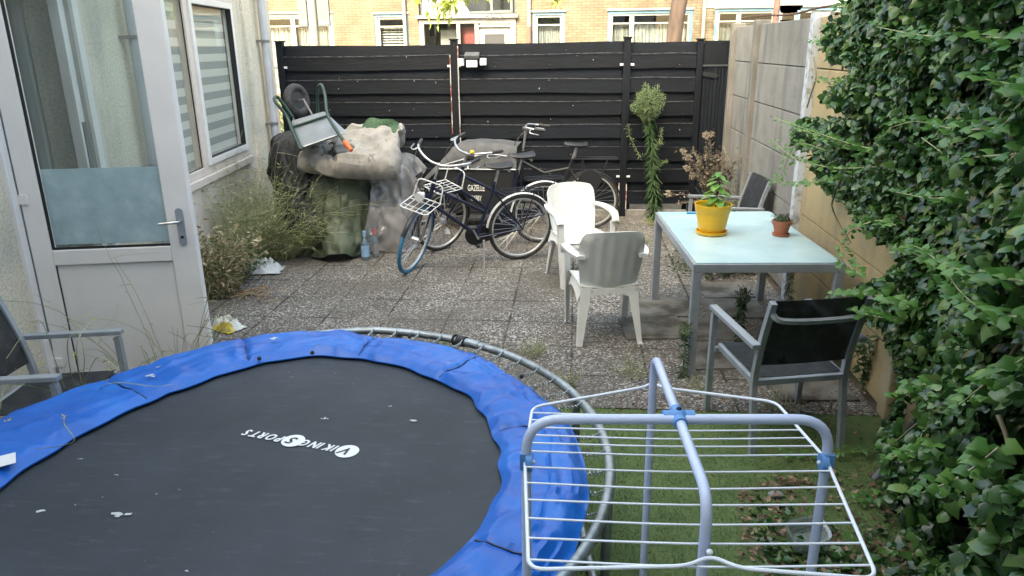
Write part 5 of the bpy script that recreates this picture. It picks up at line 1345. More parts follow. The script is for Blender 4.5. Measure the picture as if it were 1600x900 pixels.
def cloth_finish(key, name, label, cat, material, th=.005):
    P, F_ = CLOTH[key]; P = P.copy()
    F4 = np.array(F_); nm = np.cross(P[F4[:, 2]]-P[F4[:, 0]], P[F4[:, 3]]-P[F4[:, 1]]); vn = np.zeros_like(P)
    for k in range(4): np.add.at(vn, F4[:, k], nm)
    vn = norm(vn)
    if key == 'bag':   # creases of slack quilted fabric
        for i, p in enumerate(P):
            wx = p[0]+.1*mnoise.noise(Vector((p[0]*4, p[1]*4, p[2]*4))); wz = p[2]+.35*(p[0]+2.4)**2+.06*mnoise.noise(Vector((p[0]*3, p[1]*3, 7)))
            r1 = 1-abs(mnoise.noise(Vector((wx*3.2, p[1]*5, wz*11))))*2.2; r2 = 1-abs(mnoise.noise(Vector((wx*6.5+4, p[1]*7, wz*17+3))))*2.2; r3 = mnoise.noise(Vector((p[0]*4, p[1]*4, p[2]*6+9)))
            P[i] = p+vn[i]*(.03*max(0, r1)**1.5+.014*max(0, r2)**1.5-.022+.03*r3)
    elif key == 'green':
        for i, p in enumerate(P):
            r1 = 1-abs(mnoise.noise(Vector((p[0]*9+p[2]*2, p[1]*9, p[2]*5))))*2.2; P[i] = p+vn[i]*(.016*max(0, r1)**1.6)
    c = P.mean(0); c[2] = 0; b = MB(); b.add([tuple(p) for p in (P-c)], F_); o = b.build(name, material, None, True); o.location = tuple(c)
    for p in o.data.polygons: p.use_smooth = True
    if th: m = o.modifiers.new('thickness', 'SOLIDIFY'); m.thickness = th; m.offset = 0
    m = o.modifiers.new('smooth', 'SUBSURF'); m.levels = 1; m.render_levels = 1
    return finish(o, label, cat)
cloth_finish('green', 'olive_cover', 'olive green tarpaulin draped over the middle of the heap down to the paving', 'tarpaulin', 'green_tarp')
cloth_finish('black', 'black_cover', 'black plastic cover hanging over the left end of the heap beside the downpipe', 'tarpaulin', 'black_tarp')
cloth_finish('clear', 'plastic_sheet', 'crumpled clear plastic sheet hanging at the right end of the heap', 'plastic sheet', 'clearfilm', 0)
cloth_finish('bag', 'cushion_bag', 'grubby grey-beige cushion storage bag lying on top of the heap', 'storage bag', 'grey_tarp', 0)
qn = PY(597, 203, 8.3); b = MB()
rows = []
for i in range(15):
    v = i/14; row = []
    for k in range(15):
        u = k/14; px = 566+u*56-4*v; py = 186+v*34+u*(-2)+10*(u-.5)**2*4*(1-v)
        p = PY(px, py, 7.85-.1*v); row.append((p.x-qn.x, p.y-qn.y+.02*math.sin(u*7+v*5), p.z+.02*math.sin(u*9)))
    rows.append(row)
b.sheet(rows, .025); o = b.build('green_mat', 'green_net', None, True); o.location = (qn.x, qn.y, 0); finish(o, 'green woven mat folded over the back right of the heap', 'mat')

# wheelbarrow turned over on the heap
wbY = 7.75
wb_ = thing('wheelbarrow', 'upturned grey wheelbarrow with dark green handles and an orange grip lying on the heap', 'wheelbarrow', (PY(490, 200, wbY).x, wbY, 1.0))
wo = Vector(wb_.location)
def W(px, py, Y_): return PY(px, py, Y_)-wo
b = MB(); A = [W(453, 188, 7.5), W(508, 172, 7.6), W(545, 206, 7.2), W(470, 232, 7.08)]
B_ = [W(462, 198, 7.66), W(505, 186, 7.72), W(530, 212, 7.42), W(480, 232, 7.3)]
b.add(A+B_, [(0, 1, 2, 3), (7, 6, 5, 4), (0, 4, 5, 1), (1, 5, 6, 2), (2, 6, 7, 3), (3, 7, 4, 0)]); b.build('tray', 'barrow', wb_, bevel=.03)
m0 = A[0].lerp(A[3], .28)+Vector((0, -.02, .01)); m1 = A[1].lerp(A[2], .25)+Vector((0, -.02, .01))
b = MB(); b.tube([m0, m1], .014, 8); b.build('brace', 'dark_green', wb_, True)
b = MB(); b.tube(smooth_pts([W(470, 234, 7.04), W(457, 205, 7.2), W(448, 182, 7.3), W(431, 160, 7.3), W(429, 153, 7.4), W(436, 154, 7.5), W(458, 184, 7.55)], 6), .0165, 10); b.build('stand', 'dark_green', wb_, True)
b = MB(); b.tube(smooth_pts([W(497, 180, 7.65), W(496, 150, 7.6), W(498, 135, 7.5), W(503, 134, 7.45), (W(508, 150, 7.4)), W(512, 180, 7.25), W(526, 204, 7.12), W(540, 224, 7.02)], 6), .0165, 10); b.build('handle', 'dark_green', wb_, True)
b = MB(); b.tube([W(538, 221, 7.03), W(540, 223, 7.02), W(549, 235, 6.97)], [.019, .023, .02], 12); b.build('grip', 'orange', wb_, True)
wc = W(464, 157, 7.75); axd = Vector((.9, -.35, .15)).normalized(); rotw = axd.to_track_quat('Z', 'Y').to_matrix()
wsub = bpy.data.objects.new('wheel', None); COL.objects.link(wsub); wsub.parent = wb_
b = MB(); u = axd.orthogonal().normalized(); v_ = axd.cross(u)
b.tube([wc+u*.13*math.cos(2*PI*i/40)+v_*.13*math.sin(2*PI*i/40) for i in range(40)], .045, 12, closed=True); b.build('tyre', 'black_rubber', wsub, True)
b = MB(); b.lathe([(.09, -.02), (.095, 0), (.09, .02)], wc, 24, rot=rotw); b.build('rim', 'black_frame', wsub, True)
b = MB()
for s in (-1, 1): b.tube([wc+axd*s*.09, W(474, 185, 7.6)+axd*s*.09*1.5], .01, 8)
b.tube([wc-axd*.1, wc+axd*.1], .009, 8); b.build('wheel_fork', 'bracket', wb_, True)

# bottles
def bottle(label, p, h, rad, body, cap, lab):
    t = thing('bottle', label, 'bottle', (p.x, p.y, .006), random.random(), 'empty bottles by the heap')
    b = MB(); b.lathe([(rad*.8, 0), (rad, .006), (rad, h*.55), (rad*.85, h*.63), (rad*.4, h*.74), (rad*.38, h*.86)], (0, 0, 0), 20); b.build('glass_body', body, t, True)
    b = MB(); b.lathe([(rad*.42, h*.8), (rad*.45, h), (rad*.3, h+.002)], (0, 0, 0), 14); b.build('cap', cap, t, True)
    b = MB(); b.lathe([(rad+.0012, h*.12), (rad+.0012, h*.48)], (0, 0, 0), 20); b.build('label_band', lab, t, True)
bottle('bottle with a pale blue label and blue cap at the foot of the heap', G(572, 406), .3, .042, 'bottle_glass', 'label_blue', 'label_blue')
bottle('slim bottle with a pink cap right of the blue-labelled bottle', G(588, 402), .3, .032, 'bottle_glass', 'pink', 'clearfilm')
bottle('clear bottle with a white cap standing behind the two labelled bottles', G(581, 397), .26, .04, 'bottle_glass', 'white_sign', 'clearfilm')

def crumple(name, label, cat, c, sx, sy_, h, material, seed, rz=0):
    V = []; F = []; n = 34
    for i in range(n+1):
        for j in range(n+1):
            u = -1+2*i/n; v = -1+2*j/n; e = max(0, 1-(abs(u)**2.5+abs(v)**2.5)**.4*1.0)
            w_ = 1+.22*mnoise.noise(Vector((u*2+seed, v*2, 1)))
            z = h*min(1, e*3)*(.45+.55*abs(mnoise.noise(Vector((u*2.6+seed, v*2.6, 0)))*2))+h*.25*(1-abs(mnoise.noise(Vector((u*7, v*7+seed, 3))))*2)*min(1, e*4)
            V.append((u*sx*w_, v*sy_*w_, max(.004, z+.008)))
    for i in range(n):
        for j in range(n): F.append((i*(n+1)+j, (i+1)*(n+1)+j, (i+1)*(n+1)+j+1, i*(n+1)+j+1))
    b = MB(); b.add(V, F); N0 = len(b.v); b.add([(x, y, max(.001, z-.004)) for x, y, z in V], F)
    o = b.build(name, material, None, True); o.location = (c.x, c.y, .01); o.rotation_euler = (0, 0, rz); return finish(o, label, cat)
crumple('plastic_bag', 'crumpled translucent white plastic bag on the paving by the weeds', 'bag', G(406, 425), .22, .12, .1, 'bag_white', 2, R_(5))
crumple('food_packet', 'crumpled white and yellow packet lying beside the open door', 'packet', G(356, 515), .12, .09, .07, 'packet', 6, R_(-25))
crumple('dropped_tissue', 'small white crumpled tissue on the ground under the bicycles', 'tissue', G(699, 367), .035, .03, .05, 'bag_white', 9)
curves = []; q = G(390, 462)
for i in range(70):
    a = random.uniform(0, PI); L = random.uniform(.06, .16); c_ = np.array([random.gauss(0, .1), random.gauss(0, .08), random.uniform(.012, .05)]); d = np.array([math.cos(a), math.sin(a), random.uniform(-.15, .15)])*L/2
    curves.append(np.array([c_-d, c_+[0, 0, .008], c_+d]))
o = ribbon_tubes(curves, .0045, 'twig_pile', 'twig'); o.location = (q.x, q.y, 0); finish(o, 'small pile of dry brown twigs on the paving by the weeds', 'twigs')
# tub on the turf
q = G(1255, 858); tb2 = thing('plastic_tub', 'clear translucent plastic tub lying on the turf below the drying rack', 'tub', (q.x, q.y, .03))
tb2.scale = (.8, .8, 1.15); tb2.rotation_euler = (R_(20), R_(-6), R_(15))
b = MB(); ring_o = []
def rsq(r, z, k=4.0, n=36): return [((abs(math.cos(a))**k+abs(math.sin(a))**k)**(-1/k)*r*math.cos(a), (abs(math.cos(a))**k+abs(math.sin(a))**k)**(-1/k)*r*.75*math.sin(a), z) for a in [2*PI*i/n for i in range(n)]]
R0 = [rsq(.075, 0), rsq(.082, .012), rsq(.098, .08), rsq(.108, .083), rsq(.108, .088), rsq(.094, .08), rsq(.078, .012)]
V = [p for r__ in R0 for p in r__]; F = [(i*36+j, i*36+(j+1) % 36, (i+1)*36+(j+1) % 36, (i+1)*36+j) for i in range(6) for j in range(36)]+[tuple(range(36))[::-1], tuple(range(216, 252))]
b.add(V, F); b.build('tub_body', 'tub', tb2, True)
q = G(1212, 776); b = MB(); b.ball((0, 0, .012), .032, 7, sc=(1.2, .8, .5)); o = b.build('stone', 'stone', None, True); o.location = (q.x, q.y, 0); finish(o, 'small pale grey stone on the turf', 'stone')
b = MB(); q = G(1380, 735, .1); o_ = G(1366, 748, .03)
pts = [G(1366, 748, .03), G(1385, 728, .1), G(1402, 700, .16), G(1425, 665, .22), G(1445, 640, .28)]
b.tube(smooth_pts([p-pts[0] for p in pts], 4), .016, 8); o = b.build('conduit', 'hose', None, True); o.location = pts[0]; finish(o, 'short piece of grey conduit poking out of the ivy near the turf', 'conduit')

# ------------------------------------------------------------ ivy
iv = thing('ivy', 'dense glossy dark green ivy overgrowing the concrete wall on the right', 'ivy', (1.8, 3.2, 0))
IO = np.array([1.8, 3.2, 0])
poly = [(1332, -80), (1328, 0), (1290, 40), (1283, 66), (1300, 92), (1342, 112), (1300, 135), (1283, 155), (1322, 172), (1330, 186), (1272, 182), (1225, 190), (1222, 215), (1268, 240), (1270, 262), (1285, 290), (1330, 318), (1345, 352), (1395, 385), (1405, 408), (1380, 432), (1342, 445), (1322, 470), (1328, 492), (1380, 510), (1392, 540), (1405, 580), (1398, 640), (1372, 690), (1385, 735), (1400, 800), (1440, 860), (1430, 920), (1470, 1500), (6000, 3000), (6000, -3000), (1332, -400)]
holes_ = [[(1362, 250), (1392, 232), (1384, 262), (1360, 275)], [(1420, 200+400), (1440, 632), (1432, 680), (1405, 670)], [(1480, 800), (1520, 780), (1545, 830), (1500, 880), (1470, 850)]]
def bulge(y, z):
    q = mnoise.noise(Vector((y*1.1, z*1.1, 2.2))); q2 = mnoise.noise(Vector((y*3.1, z*3.1, 7.2)))
    near = max(0, min(1, (3.3-y)/1.6))
    q3 = mnoise.noise(Vector((y*7, z*7, 4.2)))
    return .24+.15*q+.13*q2+.06*q3+.42*near+.1*max(0, min(1, (z-1.2)))
N = 80000
yy = rnd(N, .55, 5.6); zz2 = rnd(N, 0.02, 3.3)
bb_ = np.array([bulge(y, z) for y, z in zip(yy, zz2)])
dep = np.abs(RNG.normal(0, .085, N)); xx = 1.83-np.maximum(.03, bb_-dep)
P = np.stack([xx, yy, zz2], 1)
px, py = proj_np(P); keep = in_poly(px, py, poly) & (py > -500)
for h in holes_: keep &= ~in_poly(px, py, h)
# hollows where the outer growth is missing and the older leaves behind lie in shade
for h in [[(1490, 120), (1520, 100), (1575, 108), (1560, 150), (1510, 165), (1480, 150)], [(1415, 470), (1450, 455), (1480, 480), (1450, 520), (1420, 515)], [(1530, 520), (1590, 505), (1620, 560), (1580, 610), (1540, 580)], [(1440, 230), (1475, 215), (1490, 240), (1460, 262)], [(1500, 330), (1540, 320), (1560, 350), (1520, 370)], [(1520, 640), (1640, 620), (1660, 720), (1560, 760), (1530, 700)], [(1560, 20), (1600, 0), (1640, 30), (1600, 60)], [(1400, 330), (1430, 322), (1440, 345), (1415, 360)], [(1460, 560), (1495, 548), (1505, 585), (1470, 600)]]: keep &= ~in_poly(px, py, h)
# gaps
gap = np.array([mnoise.noise(Vector((y*3.3, z*3.3, 11))) for y, z in zip(yy, zz2)])
keep &= (gap < .3)
P = P[keep]; N = len(P)
# bring young growth: ends of shoots
nn = np.stack([-.8+RNG.normal(0, .75, N), -.4+RNG.normal(0, .75, N), .6+RNG.normal(0, .75, N)], 1)
tt = np.stack([-.4+RNG.normal(0, .6, N), RNG.normal(0, .6, N), -.9+RNG.normal(0, .4, N)], 1)
big = 1+.45*np.clip((2.9-P[:, 1])/1.2, 0, 1)*np.clip((1.5-P[:, 2])/1.0, 0, 1)
sz = (.022+.042*rnd(N)**1.4)*big
hs = RNG.random(N) < .6
V, F = cat_geo([leaf_geo((P-IO)[hs], nn[hs], tt[hs], sz[hs], IVY_S, IVY_F), leaf_geo((P-IO)[~hs], nn[~hs], tt[~hs], sz[~hs]*.95, RND_S, IVY_F)]); mesh_np('foliage', V, F, 'ivy', iv)
print('ivy leaves', N)
# inner, older leaf layer against the wall
N = 32000; yy = rnd(N, .5, 4.6); zz2 = rnd(N, 0.02, 3.2); xx = rnd(N, 1.66, 1.8); P = np.stack([xx, yy, zz2], 1); px, py = proj_np(P)
keep = in_poly(px, py, poly) & (px > 1420)
for h in holes_: keep &= ~in_poly(px, py, h)
P = P[keep]; N = len(P)
V, F = leaf_geo(P-IO, np.stack([-np.ones(N), RNG.normal(0, .5, N), RNG.normal(.4, .5, N)], 1), rdir(N)+[0, 0, -1], rnd(N, .05, .085), IVY_S, IVY_F); mesh_np('inner_foliage', V, F, 'ivy', iv)
# shoots
shoots = []; lp_, ln_, lt_, ls_ = [], [], [], []
def shoot(pts, s0=.03, s1=.014, n=26, r=.004, spread=.02):
    c_ = smooth_pts(pts, 8); shoots.append((np.array([tuple(q) for q in c_])-IO, r)); k = len(c_)
    for i in range(n):
        t = (i+.5)/n; f = t*(k-1); i0 = int(f); q = c_[i0].lerp(c_[min(i0+1, k-1)], f-i0); d = (c_[min(i0+1, k-1)]-c_[max(i0-1, 0)]).normalized()
        s = 1 if i % 2 else -1; side = d.cross(Vector((0, 0, 1))).normalized()*s
        lp_.append(tuple(q+side*spread*random.uniform(.2, 1)+Vector((0, 0, random.uniform(-.6, .8)*spread)))); lt_.append(tuple(side+d*.7+Vector((0, 0, -.3)))); ln_.append((random.gauss(-.3, .4), random.gauss(-.4, .4), 1)); ls_.append(s0+(s1-s0)*t)
def SX(a, xa): # list of (px,py) -> points on plane X=xa (varying)
    return [PX(p[0], p[1], p[2]) for p in a]
X_ = 1.55
for pts, n, s0 in (
  ([(1400, 240, 1.6), (1330, 225, 1.5), (1270, 205, 1.46), (1210, 184, 1.42)], 44, .03),
  ([(1380, 260, 1.6), (1300, 262, 1.5), (1240, 245, 1.46), (1206, 218, 1.42)], 42, .028),
  ([(1360, 240, 1.6), (1290, 215, 1.5), (1240, 200, 1.45)], 30, .034),
  ([(1290, 235, 1.5), (1245, 225, 1.46), (1226, 262, 1.46), (1214, 284, 1.46)], 26, .028),
  ([(1320, 275, 1.55), (1270, 285, 1.5), (1235, 288, 1.48), (1203, 282, 1.45)], 30, .028),
  ([(1400, 80, 1.65), (1340, 60, 1.6), (1290, 60, 1.56), (1270, 66, 1.54)], 30, .03),
  ([(1400, 95, 1.65), (1350, 75, 1.6), (1310, 75, 1.58)], 20, .03),
  ([(1390, 90, 1.62), (1330, 84, 1.58), (1295, 75, 1.56), (1282, 62, 1.55)], 24, .03),
  ([(1400, 120, 1.65), (1350, 95, 1.6), (1310, 78, 1.57), (1284, 68, 1.55)], 30, .03),
  ([(1400, 130, 1.65), (1345, 130, 1.6), (1300, 126, 1.56), (1276, 122, 1.54)], 30, .03),
  ([(1340, 20, 1.65), (1318, 8, 1.6), (1306, 14, 1.58)], 10, .04),
  ([(1480, 200, 1.5), (1430, 190, 1.46), (1390, 200, 1.44)], 20, .028),
  ([(1600, 60, 1.3), (1520, 58, 1.3), (1440, 55, 1.32), (1370, 42, 1.34)], 44, .034),
  ([(1620, 190, 1.2), (1560, 200, 1.22), (1500, 202, 1.25), (1455, 195, 1.28)], 36, .036),
  ([(1640, 150, 1.1), (1580, 132, 1.15), (1520, 120, 1.2)], 22, .036),
  ([(1600, 240, 1.2), (1530, 245, 1.25), (1490, 248, 1.28), (1440, 215, 1.32)], 24, .03),
  ([(1590, 495, 1.15), (1545, 490, 1.2), (1500, 455, 1.24), (1470, 415, 1.28), (1425, 395, 1.32)], 44, .034),
  ([(1600, 440, 1.15), (1540, 430, 1.2), (1480, 415, 1.24), (1430, 385, 1.3), (1400, 390, 1.34)], 40, .034),
  ([(1420, 480, 1.45), (1370, 462, 1.42), (1330, 458, 1.4), (1304, 460, 1.38)], 34, .034),
  ([(1400, 500, 1.45), (1350, 490, 1.42), (1318, 478, 1.4)], 26, .036),
  ([(1400, 352, 1.6), (1370, 345, 1.56), (1330, 360, 1.5), (1318, 380, 1.48)], 26, .032),
  ([(1345, 430, 1.45), (1322, 410, 1.44), (1315, 385, 1.44)], 18, .032),
  ([(1520, 300, 1.4), (1460, 310, 1.38), (1400, 300, 1.4)], 26, .032),
  ([(1500, 620, 1.3), (1450, 600, 1.3), (1400, 615, 1.3)], 24, .034),
  ([(1560, 700, 1.1), (1500, 745, 1.1), (1440, 770, 1.12)], 26, .036),
  ([(1480, 690, 1.25), (1430, 705, 1.22), (1390, 715, 1.2)], 22, .034),
  ([(1600, 560, 1.15), (1540, 600, 1.15), (1490, 640, 1.18)], 28, .034)):
    P3 = SX(pts, X_); shoot(P3, s0*1.4, s0*.7, int(n*1.6), .0042, .032)
V, F = leaf_geo(np.array(lp_)-IO, np.array(ln_), np.array(lt_), np.array(ls_)*1.05, IVY_S, IVY_F); mesh_np('young_leaves', V, F, 'ivy_young', iv)
ribbon_tubes([c for c, r in shoots], [r for c, r in shoots], 'shoots', 'weed_stem', iv)
# woody stems
for pts in ([(1640, 480, 1.3), (1590, 540, 1.3), (1540, 600, 1.3), (1450, 650, 1.35), (1400, 690, 1.4)], [(1600, 310, 1.45), (1560, 370, 1.45), (1500, 400, 1.5)], [(1560, 650, 1.3), (1575, 700, 1.25), (1560, 760, 1.25)], [(1540, 600, 1.3), (1500, 640, 1.3), (1440, 690, 1.3)], [(1330, 250, 1.6), (1300, 320, 1.6), (1330, 380, 1.65)]):
    ribbon_tubes([np.array([tuple(q) for q in smooth_pts(SX(pts, 0), 6)])-IO], .009, 'woody_stem', 'woody', iv)
# ground runners of ivy on the turf
def runner(name, label, pts, n, s, mname='ivy_young'):
    t = thing(name, label, 'ivy', tuple(G(*pts[0])))
    o0 = Vector(t.location); c_ = smooth_pts([G(a, b_, .02+.02*(i % 2)) - o0 for i, (a, b_) in enumerate(pts)], 8); k = len(c_)
    LP, LT = [], []
    for i in range(n):
        f = (i+.5)/n*(k-1); q = c_[int(f)]; d = (c_[min(int(f)+1, k-1)]-c_[max(int(f)-1, 0)]).normalized(); s_ = 1 if i % 2 else -1
        side = d.cross(Vector((0, 0, 1)))*s_; LP.append(tuple(q+side*.012+Vector((0, 0, random.uniform(0, .025))))); LT.append(tuple(side+d*.4))
    V, F = leaf_geo(np.array(LP), np.array([(random.gauss(0, .3), random.gauss(-.2, .3), 1) for _ in LP]), np.array(LT), rnd(n, s*.6, s), IVY_S, IVY_F); mesh_np('leaves', V, F, mname, t)
    ribbon_tubes([np.array([tuple(q) for q in c_])], .003, 'stem', 'weed_stem', t)
runner('ivy_runner', 'long thin ivy runner reaching left across the turf under the rack clip', [(1400, 705), (1330, 706), (1270, 712), (1218, 708)], 30, .042)
runner('ivy_runner', 'short pale ivy runner on the leaf litter beside the rack leg', [(1420, 772), (1380, 778), (1335, 785)], 22, .045)
# low ivy cover and litter in the corner
def litter(name, label, cat, region, N, mname, size, kind=None, zmax=.03, zero=.004):
    x0_, y0_, x1_, y1_ = region; P = np.zeros((N, 3)); 
    pxs = rnd(N, x0_, x1_); pys = rnd(N, y0_, y1_)
    for i in range(N):
        q = G(pxs[i], pys[i]); P[i] = (q.x, q.y, zero+random.random()**2*zmax)
    V, F = leaf_geo(P, rdir(N)*[.6, .6, 0]+[0, 0, 1], rdir(N)*[1, 1, .2], rnd(N, size*.5, size), [(0, 0, 0), (-.32, .3, .12), (-.12, .62, .02), (0, 1, .16), (.2, .6, .03), (.34, .3, .14), (0, .4, -.02)], [(6, 0, 1), (6, 1, 2), (6, 2, 3), (6, 3, 4), (6, 4, 5), (6, 5, 0)])
    return V, F
parts = [litter('', '', '', (1190, 740, 1560, 980), 950, '', .045)+(), litter('', '', '', (1440, 700, 1620, 900), 1000, '', .05), litter('', '', '', (1150, 760, 1215, 880), 160, '', .035), litter('', '', '', (960, 618, 1330, 650), 260, '', .03), litter('', '', '', (1290, 560, 1400, 690), 130, '', .03), litter('', '', '', (350, 440, 700, 560), 40, '', .02), litter('', '', '', (640, 350, 760, 372), 70, '', .04)]
V, F = cat_geo(parts); finish(mesh_np('leaf_litter', V, F, 'dead_leaf'), 'brown fallen leaves scattered over the turf corner and the paving edge', 'dead leaves', kind='stuff')
parts = [litter('', '', '', (1180, 790, 1240, 870), 80, '', .05, zmax=.05), litter('', '', '', (1190, 860, 1330, 930), 190, '', .06, zmax=.06), litter('', '', '', (1290, 830, 1420, 960), 130, '', .06, zmax=.06), litter('', '', '', (1370, 790, 1600, 980), 210, '', .08, zmax=.14)]
V, F = cat_geo(parts); finish(mesh_np('ivy_ground_cover', V, F, 'ivy'), 'dark creeping ivy leaves spreading over the turf corner', 'ground cover', kind='stuff')
# pale specks and pebbles on the turf, gravel band
N = 620; P = np.zeros((N, 3))
for i in range(N):
    px_, py_ = (random.uniform(960, 1420), random.uniform(655, 880)) if i < 170 else (random.uniform(700, 1330), random.uniform(560, 640))
    q = G(px_, py_); P[i] = (q.x, q.y, .012)
V, F = leaf_geo(P, rdir(N)+[0, 0, 1], rdir(N), rnd(N, .005, .013), BLOB_S, BLOB_F); finish(mesh_np('pebbles', V, F, 'stone'), 'tiny pale pebbles and petals scattered on turf and gravel', 'pebbles', kind='stuff')

# ------------------------------------------------------------ weeds
def arching_weed(name, label, cat, base, n, h, spread, lean, seed, leafm='weed', stemm='weed_stem', r=.0022, nleaf=9, lsz=.03, rad=.12, drymix=0, fine=0):
    t = thing(name, label, cat, (base.x, base.y, 0)); rg = random.Random(seed); cv = []; LP, LT, LN, LS = [], [], [], []
    for i in range(n):
        a = rg.uniform(0, 2*PI); rr = rad*math.sqrt(rg.random()); p = Vector((rr*math.cos(a), rr*math.sin(a), 0)); hh = h*rg.uniform(.45, 1)
        d = Vector((math.cos(a)*spread*rg.random()+lean[0]*rg.uniform(.3, 1), math.sin(a)*spread*rg.random()+lean[1]*rg.uniform(.3, 1), 1)).normalized()
        c_ = [p.copy()]; k = 11
        for j in range(k):
            d = (d+Vector((lean[0]*.04+rg.gauss(0, .06), lean[1]*.04+rg.gauss(0, .06), -.055*rg.random()-.012*j))).normalized(); p = p+d*hh/k
            if p.z < .01: p.z = .01
            c_.append(p.copy())
        cv.append(np.array([tuple(q) for q in c_]))
        if fine:
            for _ in range(fine):
                j = rg.randint(3, k-1); q = c_[j].copy(); dd = Vector((rg.gauss(0, 1), rg.gauss(0, 1), rg.uniform(-.1, 1))).normalized(); L = hh*rg.uniform(.1, .3); br = [q.copy()]
                for _j in range(4): dd = (dd+Vector((rg.gauss(0, .2), rg.gauss(0, .2), -.05))).normalized(); q = q+dd*L/4; br.append(q.copy())
                cv.append(np.array([tuple(z_) for z_ in br]))
        for _ in range(nleaf):
            j = rg.randint(1, k-1); q = c_[j]; dd = Vector((rg.gauss(0, 1), rg.gauss(0, 1), rg.uniform(-.2, .8)))
            LP.append(tuple(q)); LT.append(tuple(dd)); LN.append((rg.gauss(0, .6), rg.gauss(0, .6), 1)); LS.append(lsz*rg.uniform(.5, 1.2))
    ribbon_tubes(cv, r, 'stems', stemm, t)
    if LP:
        V, F = leaf_geo(np.array(LP), np.array(LN), np.array(LT), np.array(LS), OV_S, OV_F); mesh_np('leaves', V, F, leafm, t)
    return t
arching_weed('weed_clump', 'tall tangled pale weeds against the house wall below the window', 'weeds', G(388, 405), 260, 1.15, .45, (.1, -.05), 1, nleaf=14, lsz=.035, rad=.3, fine=3)
arching_weed('weed_clump', 'yellow-green feathery weeds leaning over the paving beside the heap', 'weeds', G(440, 398), 330, .85, .55, (.55, -.1), 2, nleaf=10, lsz=.026, rad=.3, fine=3)
arching_weed('weed_clump', 'dry brownish weeds right behind the edge of the open door', 'weeds', G(343, 462), 110, .85, .4, (.12, 0), 3, leafm='dry_weed', nleaf=14, lsz=.06, rad=.16, fine=1)
arching_weed('weed_clump', 'low dark green weeds between the dry weeds and the white plastic bag', 'weeds', G(352, 440), 120, .55, .6, (.15, 0), 13, leafm='weed_dark', nleaf=14, lsz=.045, rad=.22, fine=1)
arching_weed('weed_clump', 'long bare straw-coloured weed stalks arching across the black cover', 'weeds', G(445, 402), 34, 1.35, .35, (.5, -.1), 4, nleaf=1, lsz=.02, rad=.15, r=.003, fine=2)
arching_weed('weed_clump', 'thin wiry weeds rising in front of the window sill', 'weeds', G(375, 385), 46, 1.35, .3, (.05, 0), 5, nleaf=3, lsz=.02, rad=.3, r=.002, fine=3)
w7 = arching_weed('flowering_weed', 'wiry weed with tiny yellow flowers arching over the left armchair and the pad', 'weeds', Vector((-2.42, 3.85, 0)), 26, 1.25, .55, (.1, -.35), 6, nleaf=3, lsz=.02, rad=.12, r=.0026, fine=2)
fl = []
for px_, py_ in ((145, 497), (115, 556), (30, 578), (172, 577), (65, 568), (12, 655), (100, 650)): q = G(px_, py_, .78); fl.append((q.x+2.42, q.y-3.85, .78))
P = np.repeat(np.array(fl), 7, 0)+RNG.normal(0, .006, (len(fl)*7, 3)); V, F = leaf_geo(P, rdir(len(P)), rdir(len(P)), .012, OV_S, OV_F); mesh_np('flowers', V, F, 'yflower', w7)
cv = []
for pts in ([(120, 625, .35), (132, 560, .7), (110, 500, .85), (60, 475, .9), (0, 470, .9)], [(105, 620, .35), (85, 560, .7), (60, 500, .95), (10, 560, .95)], [(130, 610, .4), (120, 540, .8), (145, 498, .8)], [(110, 620, .4), (20, 600, .75), (0, 640, .8)], [(120, 640, .4), (170, 600, .65), (240, 604, .62), (270, 600, .62)], [(110, 640, .4), (100, 660, .65), (115, 690, .63), (55, 702, .62)], [(118, 622, .4), (105, 540, .8), (118, 520, .85)], [(125, 630, .4), (150, 560, .7), (188, 580, .72)]):
    cv.append(np.array([tuple(q) for q in smooth_pts([G(*p)-Vector((-2.42, 3.85, 0)) for p in pts], 7)]))
ribbon_tubes(cv, .0028, 'long_stems', 'weed_stem', w7)
arching_weed('weed_clump', 'small weeds sprouting under the left armchair at the trampoline edge', 'weeds', Vector((-2.75, 3.45, 0)), 50, .5, .7, (0, -.1), 16, nleaf=7, lsz=.03, rad=.25)
for (bx, by, s, lab, n) in ((1150, 420, 11, 'dark leafy weeds growing under the glass table by the wall', 120), (1100, 425, 12, 'dark weeds behind the near left leg of the glass table', 60)):
    arching_weed('weed_clump', lab, 'weeds', G(bx, by), n, .42, .8, (0, 0), s, leafm='weed_dark', nleaf=12, lsz=.05, rad=.28)
# grass tufts
for k, (px_, py_, n, hh, lab) in enumerate(((832, 556, 60, .16, 'straw-coloured grass tuft behind the trampoline ring'), (1020, 352, 50, .14, 'grass tuft at the foot of the third fence post'), (960, 350, 40, .14, 'grass tuft right of the cargo bicycle wheel'), (1012, 380, 26, .1, 'small green tuft right of the near plastic chair'), (985, 590, 50, .2, 'grass tuft at the turf edge left of the near table leg'), (1090, 612, 40, .16, 'grass tuft by the armchair front leg'), (700, 545, 30, .08, 'low grass tuft just behind the spring clamp'), (885, 600, 50, .13, 'grass tuft inside the springs gap of the ring'), (1215, 640, 40, .14, 'grass tuft under the mesh armchair'))):
    arching_weed('grass_tuft', lab, 'grass tuft', G(px_, py_), n, hh, .9, (0, 0), 30+k, nleaf=2, lsz=.02, rad=.07, r=.0016)

